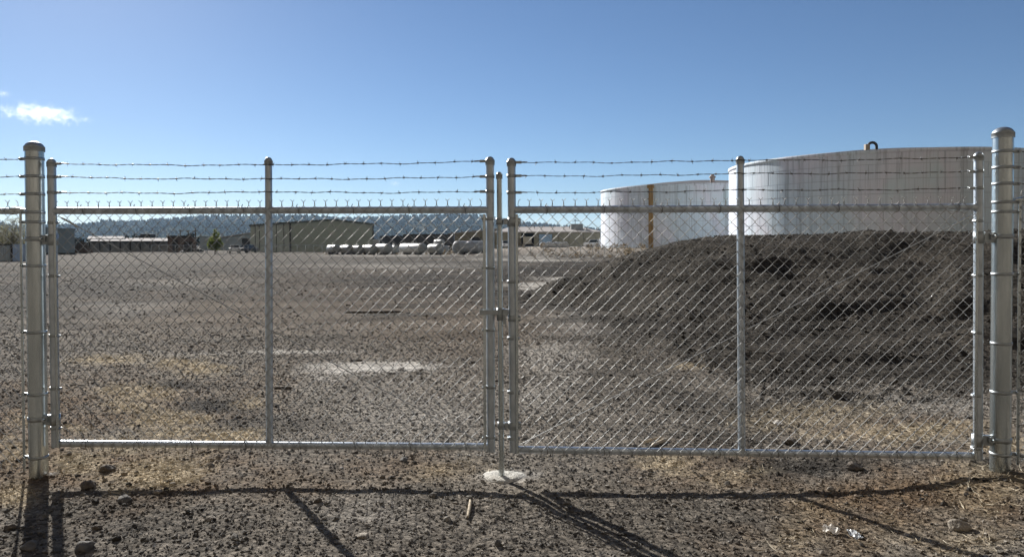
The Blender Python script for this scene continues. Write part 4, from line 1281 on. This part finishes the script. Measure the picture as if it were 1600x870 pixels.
far_fence("far chain-link fence crossing in front of the hangar", 236, 516, 122, 120, 383.2, 22)
far_fence("far chain-link fence along the pale dirt bank before the workshop", 748, 1000, 88, 94, 385, 13)

# ---- trees, shrubs, weeds
def leaf_cloud(n, blobs, size, flat=.0):
    """small leaf quads spread through a set of blobs (centre, radii)"""
    w = np.array([b[1][0] * b[1][1] * b[1][2] for b in blobs]) ** .6; w = w / w.sum()
    idx = RNG.choice(len(blobs), n, p=w)
    C = np.array([b[0] for b in blobs])[idx]; Rd = np.array([b[1] for b in blobs])[idx]
    v = RNG.normal(0, 1, (n, 3)); v /= np.linalg.norm(v, axis=1)[:, None]
    P = C + v * Rd * (RNG.uniform(.25, 1, (n, 1)) ** .5)
    a = RNG.normal(0, 1, (n, 3)); a /= np.linalg.norm(a, axis=1)[:, None]
    b = np.cross(a, RNG.normal(0, 1, (n, 3))); b /= np.linalg.norm(b, axis=1)[:, None]
    s = size * RNG.uniform(.6, 1.4, (n, 1))
    V = np.stack([P - a * s, P + b * s * .55, P + a * s, P - b * s * .55], 1).reshape(-1, 3)
    F = np.arange(4 * n).reshape(-1, 4)
    return V, F
LEAFY = island_mat("young tree leaves", [(0, (.07, .10, .02)), (.5, (.16, .20, .035)), (1, (.26, .29, .07))], .6, .3, .45)
LEAFO = island_mat("grey green leaves", [(0, (.16, .16, .11)), (.5, (.27, .265, .18)), (1, (.40, .38, .28))], .8, .1, .45)
LEAFD = island_mat("dark green leaves", [(0, (.010, .017, .014)), (.5, (.016, .024, .018)), (1, (.026, .034, .022))], 1, 0, .1)
WEED = island_mat("dry weed stalks", [(0, (.10, .075, .045)), (.5, (.20, .155, .10)), (1, (.32, .26, .17))], .8, .3, .3)
def tree(name, label, px, depth, ytop, blobs, n, size, m, trunk_r, cat="tree", spread=1.0, branches=7):
    c = place(px, depth); H = gzt(px, ytop, depth) - c.z
    root = thing(name, label, cat, c)
    bl = [((x * H, y * H, z * H), (a * H, b * H, d * H)) for x, y, z, a, b, d in blobs]
    V, F = leaf_cloud(n, bl, size * H)
    link("crown", np_mesh("crown", V, F, m, False, 4), root)
    m_ = MB(); m_.tube([(0, 0, -.1), (.01 * H, 0, .3 * H), (0, .01 * H, .62 * H)], [trunk_r * H, trunk_r * .7 * H, trunk_r * .3 * H], 8)
    for k in range(branches):
        b_ = bl[k % len(bl)]; z0 = random.uniform(.15, .5) * H
        e = Vector(b_[0]) + Vector((random.uniform(-1, 1) * b_[1][0], random.uniform(-1, 1) * b_[1][1], random.uniform(0, .8) * b_[1][2]))
        m_.tube([(0, 0, z0), (e.x * .5, e.y * .5, (z0 + e.z) * .5 + .03 * H), e], [trunk_r * .45 * H, trunk_r * .3 * H, trunk_r * .1 * H], 5)
    m_.build("trunk", POLE, root)
    return root
tree("young_tree", "young yellow green tree left of the hangar", 336, 116, 357.5,
     [(0, 0, .35, .30, .30, .20), (0, 0, .55, .24, .24, .20), (.03, 0, .75, .15, .15, .16), (-.1, .05, .42, .25, .2, .16), (.12, 0, .4, .22, .2, .15), (0, 0, .9, .07, .07, .12)], 2600, .028, LEAFY, .03)
tree("large_shrub", "grey green shrub with bare twigs behind the left fence run", 20, 84, 336,
     [(-.1, 0, .25, .45, .35, .28), (.25, .1, .35, .38, .3, .32), (-.35, 0, .4, .35, .3, .36), (.05, 0, .68, .3, .25, .28), (.42, 0, .22, .28, .25, .22), (-.1, -.1, .5, .3, .3, .3)], 6500, .017, LEAFO, .014, "shrub", branches=34)
tree("large_shrub", "second grey green shrub at the far left edge, half cut off", -30, 90, 340,
     [(-.1, 0, .35, .42, .35, .3), (.2, .1, .45, .35, .3, .3), (-.35, 0, .5, .35, .3, .3), (.05, 0, .72, .3, .25, .24)], 3600, .020, LEAFO, .014, "shrub", branches=24)
# dry weeds on the pale bank and round the cylinders: nobody could count them
PW = []
for _ in range(260):
    px = random.choice([random.uniform(880, 1010), random.uniform(500, 740), random.uniform(745, 1000), random.uniform(960, 1010)])
    dd = random.uniform(84, 112) if px > 745 else random.uniform(104, 118)
    PW.append((gx(px, dd), dd, random.uniform(.15, .45) if random.random() < .85 else random.uniform(.5, .95)))
mV, mF, o_ = [], [], 0
for x, y, hgt in PW:
    V, F = leaf_cloud(36, [((x, y, s1(x, y) + hgt * .45), (hgt * .5, hgt * .5, hgt * .55))], hgt * .16)
    mV.append(V); mF.append(F + o_); o_ += len(V)
wd_ = link("dry_weeds", np_mesh("dry_weeds", np.concatenate(mV), np.concatenate(mF), WEED, False, 4)); tag(wd_, kind='stuff')

# ---- hills, far mountain, woods
RIDGE = [(-900, 350), (-300, 353), (0, 353), (115, 351), (160, 348.5), (210, 347), (240, 344.5), (290, 341.5), (330, 339), (400, 337), (430, 338), (500, 339), (520, 342), (560, 342.5), (600, 342), (640, 339.5), (680, 338),
         (700, 336), (725, 335.5), (745, 338), (765, 342), (790, 347), (820, 351), (870, 356), (940, 362), (1100, 366), (1600, 366), (2400, 362)]
rpx = np.array([r_[0] for r_ in RIDGE]); rpy = np.array([r_[1] for r_ in RIDGE])
def hill_h(u, v):
    H = 1.6 + (381.5 - np.interp(u * FOC + 800, rpx, rpy)) / FOC * 3000
    y = 1300 + 1700 * v
    prof = sst(0, 1.0, v) * .55 + .45 * np.clip(v, 0, 1) ** 1.6
    z = H * prof - np.maximum(v - 1, 0) * 120
    z = z + (fbm(u * y / 240, y / 240, 200, 4) * 30 + 8 * fbm(u * y / 60, y / 60, 210, 2)) * sst(.05, .4, v) * (1 - .85 * sst(.75, 1, v)) * np.clip(H / 60, .2, 1)
    return z - 2
hu = np.linspace(-1.5, 1.4, 420); hv = np.linspace(-.02, 1.25, 90)
HV, HU = np.meshgrid(hv, hu, indexing='ij'); HY = 1300 + 1700 * HV
HILLM = mat("hillside", (.022, .030, .022), .95, 0, base2=(.095, .088, .056), scale=.0042, coord='Object')
HILLM.node_tree.nodes['Principled BSDF'].inputs['Specular IOR Level'].default_value = 0
hr = HILLM.node_tree.nodes[HILLM["ramp"]].color_ramp; hr.elements[0].position = .50; hr.elements[1].position = .62
hills = link("hills", np_mesh("hills", np.stack([HU * HY, HY, hill_h(HU, HV)], -1).reshape(-1, 3), grid_faces(len(hv), len(hu)), HILLM, True, 4)); tag(hills, kind='structure')
def cones(P, Hh, m, name, nside=5):
    n = len(P); k = np.arange(nside) / nside * 6.283
    rad = Hh * RNG.uniform(.22, .42, n)
    base = np.stack([P[:, None, 0] + np.cos(k) * rad[:, None], P[:, None, 1] + np.sin(k) * rad[:, None], np.repeat(P[:, 2:3] + Hh[:, None] * .12, nside, 1) * 1.0], -1)
    mid = np.stack([P[:, None, 0] + np.cos(k + .5) * rad[:, None] * .8, P[:, None, 1] + np.sin(k + .5) * rad[:, None] * .8, np.repeat(P[:, 2:3] + Hh[:, None] * .55, nside, 1)], -1)
    top = np.stack([P[:, 0], P[:, 1], P[:, 2] + Hh], -1)[:, None]
    V = np.concatenate([base, mid, top], 1); F = []
    for j in range(nside):
        j2 = (j + 1) % nside
        F += [[j, j2, nside + j2], [j, nside + j2, nside + j], [nside + j, nside + j2, 2 * nside]]
    F = np.array(F)[None] + (np.arange(n) * (2 * nside + 1))[:, None, None]
    return np_mesh(name, V.reshape(-1, 3), F.reshape(-1, 3), m)
n = 15000
u = RNG.uniform(-1.0, 1.2, n); v = RNG.uniform(.12, 1.02, n) ** .75
yy = 1300 + 1700 * v; keep = fbm(u * yy / 300, yy / 300, 230, 3) + .5 * v + RNG.uniform(-.2, .2, n) > .10
u, v, yy = u[keep], v[keep], yy[keep]
P = np.stack([u * yy, yy, hill_h(u, v) - 1], -1)
fo = link("hillside_forest", cones(P, RNG.uniform(7, 15, len(P)), LEAFD, "hillside_forest")); tag(fo, kind='stuff')
n = 900
u = RNG.uniform(-.95, 0.02, n); yy = RNG.uniform(230, 1250, n)
keep = fbm(u * yy / 60, yy / 60, 260, 3) > -.05
u, yy = u[keep], yy[keep]
mV, mF, o_ = [], [], 0
for a_, b_ in zip(u, yy):
    hh = random.uniform(2.0, 5.5)
    V, F = leaf_cloud(60, [((a_ * b_, b_, hh * .5), (hh * .6, hh * .6, hh * .5))], hh * .16)
    mV.append(V); mF.append(F + o_); o_ += len(V)
dw = link("far_trees", np_mesh("far_trees", np.concatenate(mV), np.concatenate(mF), LEAFD, False, 4)); tag(dw, kind='stuff')
# blue mountain beyond
mu = np.linspace(-.06, .22, 80); mv = np.linspace(0, 1.5, 16)
MV, MU = np.meshgrid(mv, mu, indexing='ij')
mh = 1.6 + (380 - np.interp(MU * FOC + 800, [740, 800, 815, 829, 838, 846, 853, 862, 880, 930, 1060], [372, 360, 355, 350.5, 348, 347.6, 349, 352, 357, 364, 374])) / FOC * 6000
MZ = mh * np.where(MV < 1, sst(0, 1, MV), 1 - (MV - 1) * .8) + fbm(MU * 90, MV * 3, 300, 3) * 12 - 15
MYY = 5500 + 500 * MV
mt = link("mountain", np_mesh("mountain", np.stack([MU * MYY, MYY, MZ], -1).reshape(-1, 3), grid_faces(len(mv), len(mu)), HILLM, True, 4)); tag(mt, kind='structure')

# ------------------------------------------------------------------ small things on the ground
ROCKM = [mat("grey rock", (.13, .122, .112), .9, var=.3, scale=18, bump=.7, bscale=50), mat("tan rock", (.27, .235, .19), .9, var=.25, scale=18, bump=.7, bscale=50), mat("dark clod", (.115, .095, .075), .95, var=.35, scale=22, bump=.9, bscale=60)]
def rock(name, label, px, py, wpx, mi, hk=.6, cat="rock", group=None, sink=.28):
    p = on_ground(px, py); w = wpx * p.y / FOC / 2
    bm = bmesh.new(); bmesh.ops.create_icosphere(bm, subdivisions=3, radius=1)
    sx, sy = random.uniform(.9, 1.1), random.uniform(.7, 1.0); o1 = random.uniform(0, 50)
    cuts = [Vector((random.gauss(0, 1), random.gauss(0, 1), random.gauss(0, 1))).normalized() for _ in range(7)]
    for v in bm.verts:
        q = v.co.copy()
        for c_ in cuts:
            d_ = q.dot(c_) - .72
            if d_ > 0: q -= c_ * d_ * .9
        k = 1 + .22 * float(fbm(q.x * 1.7 + o1, q.y * 1.7 + q.z, 400, 3)) + .10 * float(fbm(q.x * 5 + q.z * 3, q.y * 5 + o1, 410, 2))
        v.co = Vector((q.x * sx * w, q.y * sy * w, q.z * hk * w)) * k
    me = bpy.data.meshes.new(name); bm.to_mesh(me); bm.free(); me.materials.append(ROCKM[mi])
    me.polygons.foreach_set("use_smooth", [mi != 2] * len(me.polygons))
    o = link(name, me, None, p + Vector((0, 0, hk * w * (1 - 2 * sink)))); o.rotation_euler = (0, 0, random.uniform(0, 6))
    tag(o, label, cat, group)
RL = [("rock", "biggest rounded grey rock lying at the lower right", 1498, 826, 32, 1, .62),
      ("rock", "pale stone beside the shadow line below the right gate leaf", 1298, 766, 13, 1, .6),
      ("rock", "grey stone in front of the left gate post's shadow, bottom left corner", 45, 858, 28, 0, .7),
      ("rock", "large grey stone on the shadow of the left gate post", 132, 858, 32, 0, .6),
      ("rock", "pale flat stone right of the left shadow corner near the bottom rail", 247, 770, 16, 1, .5),
      ("rock", "flat grey stone under the shadow line, lower left", 195, 782, 24, 0, .5),
      ("rock", "small pale stone between the two shadow lines at left", 269, 757, 11, 1, .6),
      ("rock", "dark stone just right of the left mid stile shadow's start", 497, 783, 13, 2, .7),
      ("rock", "dark squarish stone left of the concrete blob", 631, 720, 14, 0, .6),
      ("rock", "small white stone under the bottom rail of the right leaf", 1176, 720, 8, 1, .7),
      ("rock", "pale pebble right of the three close shadows", 1033, 824, 9, 1, .6),
      ("rock", "pale flat pebble lying left of the bone coloured stick", 711, 786, 9, 1, .4),
      ("rock", "small grey stone near the lower picture edge, right of centre", 786, 851, 9, 1, .6),
      ("rock", "broad low stone in the gravel at the lower centre left", 568, 838, 24, 1, .3),
      ("rock", "pale stone beside the thick shadow line at lower left", 330, 812, 17, 1, .5),
      ("dirt_clod", "large dark clod casting a shadow below the left bottom rail", 168, 735, 22, 2, .6),
      ("dirt_clod", "dark round clod right of the left gate post base", 108, 711, 9, 2, .9),
      ("dirt_clod", "dark clod on the left shadow corner", 137, 762, 26, 2, .6),
      ("dirt_clod", "big dark clod at the left edge beside the post shadow", 18, 826, 26, 2, .5),
      ("dirt_clod", "dark block of soil behind the bottom rail of the right leaf", 1231, 692, 27, 2, .5),
      ("dirt_clod", "dark lump of soil above the bottom rail left of the right mid stile", 1058, 640, 14, 2, .7),
      ("dirt_clod", "dark lump by the shadow bend at right", 1335, 732, 30, 2, .5),
      ("dirt_clod", "dark lump at the lower left, near the stile shadow", 152, 826, 16, 2, .6)]
for r_ in RL: rock(*r_[:7], cat="rock" if r_[0] == "rock" else "dirt clod")

WOOD = mat("pale dry wood", (.36, .29, .20), .85, base2=(.55, .47, .35), scale=30, stretch=(1, .15, 1))
WOODD = mat("dark wet wood", (.09, .075, .06), .9, var=.2, scale=12)
def stick(name, label, a, b, wpx, m, cat="stick", flat=.5, lift=0.012):
    p, q = on_ground(*a), on_ground(*b); w = wpx * p.y / FOC / 2
    d = q - p; n = 7; mb = MB(); sd = Vector((-d.y, d.x, 0)).normalized()
    for_pts = [p + d * (k / (n - 1)) + Vector((0, 0, lift + random.uniform(-.002, .002))) + sd * random.uniform(-.15, .15) * w for k in range(n)]
    c = (p + q) / 2
    mb.tube([x - c for x in for_pts], [w * random.uniform(.75, 1.05) * (1 if 0 < k < n - 1 else .6) for k in range(n)], 7)
    o = mb.build(name, m, None, c); tag(o, label, cat)
stick("stick", "short bone coloured stick lying left of the three close shadows", (735, 784), (731, 810), 6.5, WOOD)
stick("stick", "thin pale stick behind the right bottom rail, upper of two", (1003, 697), (1036, 687), 5, WOOD, lift=.03)
stick("stick", "broken pale stick behind the right bottom rail, thicker of two", (1018, 699), (1042, 688), 7, WOOD, lift=.014)
stick("board", "dark flat board lying right of the left mid stile", (429, 607), (455, 608), 6, WOODD, "board")
stick("board", "black flat scrap lying on the pale patch behind the left leaf", (548, 564), (566, 564), 4, WOODD, "board")
stick("board", "long dark strip of timber lying across the middle of the lot", (538, 489), (630, 488), 5, WOODD, "board")

PLAST = mat("clear plastic film", (.75, .78, .80), .25, 0)
pn = PLAST.node_tree; pb = pn.nodes["Principled BSDF"]; pb.inputs["Transmission Weight"].default_value = .35
PAPER = mat("white paper", (.72, .68, .62), .8, var=.08, scale=20)
def litter(name, label, px, py, wpx, hpx, m, cat, rz=0, amp=.3):
    p = on_ground(px, py); w = wpx * p.y / FOC; h = hpx * p.y / FOC * 1.6
    n = 9; mb = MB(); vs = []
    for i in range(n):
        for j in range(n):
            u, v = i / (n - 1) - .5, j / (n - 1) - .5
            vs.append((u * w * (1 - .3 * abs(v)), v * h, amp * w * (.35 + float(fbm(u * 5 + px, v * 5, 500, 3))) + .012))
    mb.add(vs, [(i * n + j, (i + 1) * n + j, (i + 1) * n + j + 1, i * n + j + 1) for i in range(n - 1) for j in range(n - 1)], False)
    o = mb.build(name, m, None, p); o.rotation_euler = (R(14), 0, rz); tag(o, label, cat)
    md = o.modifiers.new("thickness", 'SOLIDIFY'); md.thickness = .0015
litter("plastic_bag", "crumpled pale plastic bag on the dirt, left of the clear one", 1299, 831, 26, 11, PAPER, "litter", R(-25))
litter("plastic_wrapper", "clear plastic wrapper shining on the dirt at lower right", 1335, 838, 16, 15, PLAST, "litter", R(15))
litter("paper_scrap", "torn white paper scrap behind the right leaf, right of its mid stile", 1214, 663, 14, 8, PAPER, "litter", R(10))
litter("paper_scrap", "white scrap at the foot of the left gate post", 82, 743, 15, 5, PAPER, "litter", R(5), .15)

# ------------------------------------------------------------------ clouds
def cloud_material(scale, dens):
    m = bpy.data.materials.new("cloud vapour"); m.use_nodes = True
    n = m.node_tree.nodes; l = m.node_tree.links; n.remove(n["Principled BSDF"])
    pv = n.new("ShaderNodeVolumePrincipled"); pv.inputs["Color"].default_value = (1, 1, 1, 1); pv.inputs["Anisotropy"].default_value = .45
    tc = n.new("ShaderNodeTexCoord")
    t = n.new("ShaderNodeTexNoise"); t.inputs["Scale"].default_value = scale; t.inputs["Detail"].default_value = 7; t.inputs["Roughness"].default_value = .68
    mp = n.new("ShaderNodeMapping"); mp.inputs[3].default_value = (3.4, 2.4, 1.0); l.new(tc.outputs["Object"], mp.inputs[0]); l.new(mp.outputs[0], t.inputs[0])
    ln = n.new("ShaderNodeVectorMath"); ln.operation = 'LENGTH'; l.new(tc.outputs["Object"], ln.inputs[0])
    a = n.new("ShaderNodeMath"); a.operation = 'MULTIPLY_ADD'; a.inputs[1].default_value = -.26; a.inputs[2].default_value = -.37
    l.new(ln.outputs["Value"], a.inputs[0])
    s = n.new("ShaderNodeMath"); s.operation = 'ADD'; l.new(a.outputs[0], s.inputs[0]); l.new(t.outputs[0], s.inputs[1])
    k = n.new("ShaderNodeMath"); k.operation = 'MULTIPLY'; k.inputs[1].default_value = dens; k.use_clamp = False; l.new(s.outputs[0], k.inputs[0])
    mx = n.new("ShaderNodeMath"); mx.operation = 'MAXIMUM'; mx.inputs[1].default_value = 0; l.new(k.outputs[0], mx.inputs[0])
    l.new(mx.outputs[0], pv.inputs["Density"]); l.new(pv.outputs[0], n["Material Output"].inputs["Volume"])
    return m
CLM = cloud_material(1.9, .034)
def cloud(label, px, py, wpx, hpx, depth=5200, rot=0):
    bm = bmesh.new(); bmesh.ops.create_icosphere(bm, subdivisions=3, radius=1)
    me = bpy.data.meshes.new("cloud"); bm.to_mesh(me); bm.free(); me.materials.append(CLM)
    o = link("cloud", me, None, W(px, py, depth)); o.scale = (wpx * depth / FOC / 2, wpx * depth / FOC / 3.2, hpx * depth / FOC / 2); o.rotation_euler = (0, rot, 0)
    tag(o, label, "cloud", "small clouds")
cloud("small ragged white cloud low in the sky above the left gate post", 64, 178, 165, 40, rot=R(4))
cloud("tiny white cloud wisp at the left edge above the larger cloud", 4, 147, 34, 16)
cloud("tiny white cloud wisp between the barbed wires of the left leaf", 617, 287, 26, 13)

# ------------------------------------------------------------------ the air
hz_m = bpy.data.materials.new("air"); hz_m.use_nodes = True
hn = hz_m.node_tree.nodes; hn.remove(hn["Principled BSDF"])
pv = hn.new("ShaderNodeVolumePrincipled"); pv.inputs["Color"].default_value = (.52, .74, 1, 1); pv.inputs["Density"].default_value = HAZE_D; pv.inputs["Anisotropy"].default_value = .2
hz_m.node_tree.links.new(pv.outputs[0], hn["Material Output"].inputs["Volume"])
m_ = MB(); m_.box((0, 3400, 105), (15000, 7400, 214))
if HAZE_D > 0:
    hb = m_.build("haze", hz_m); tag(hb, kind='stuff')
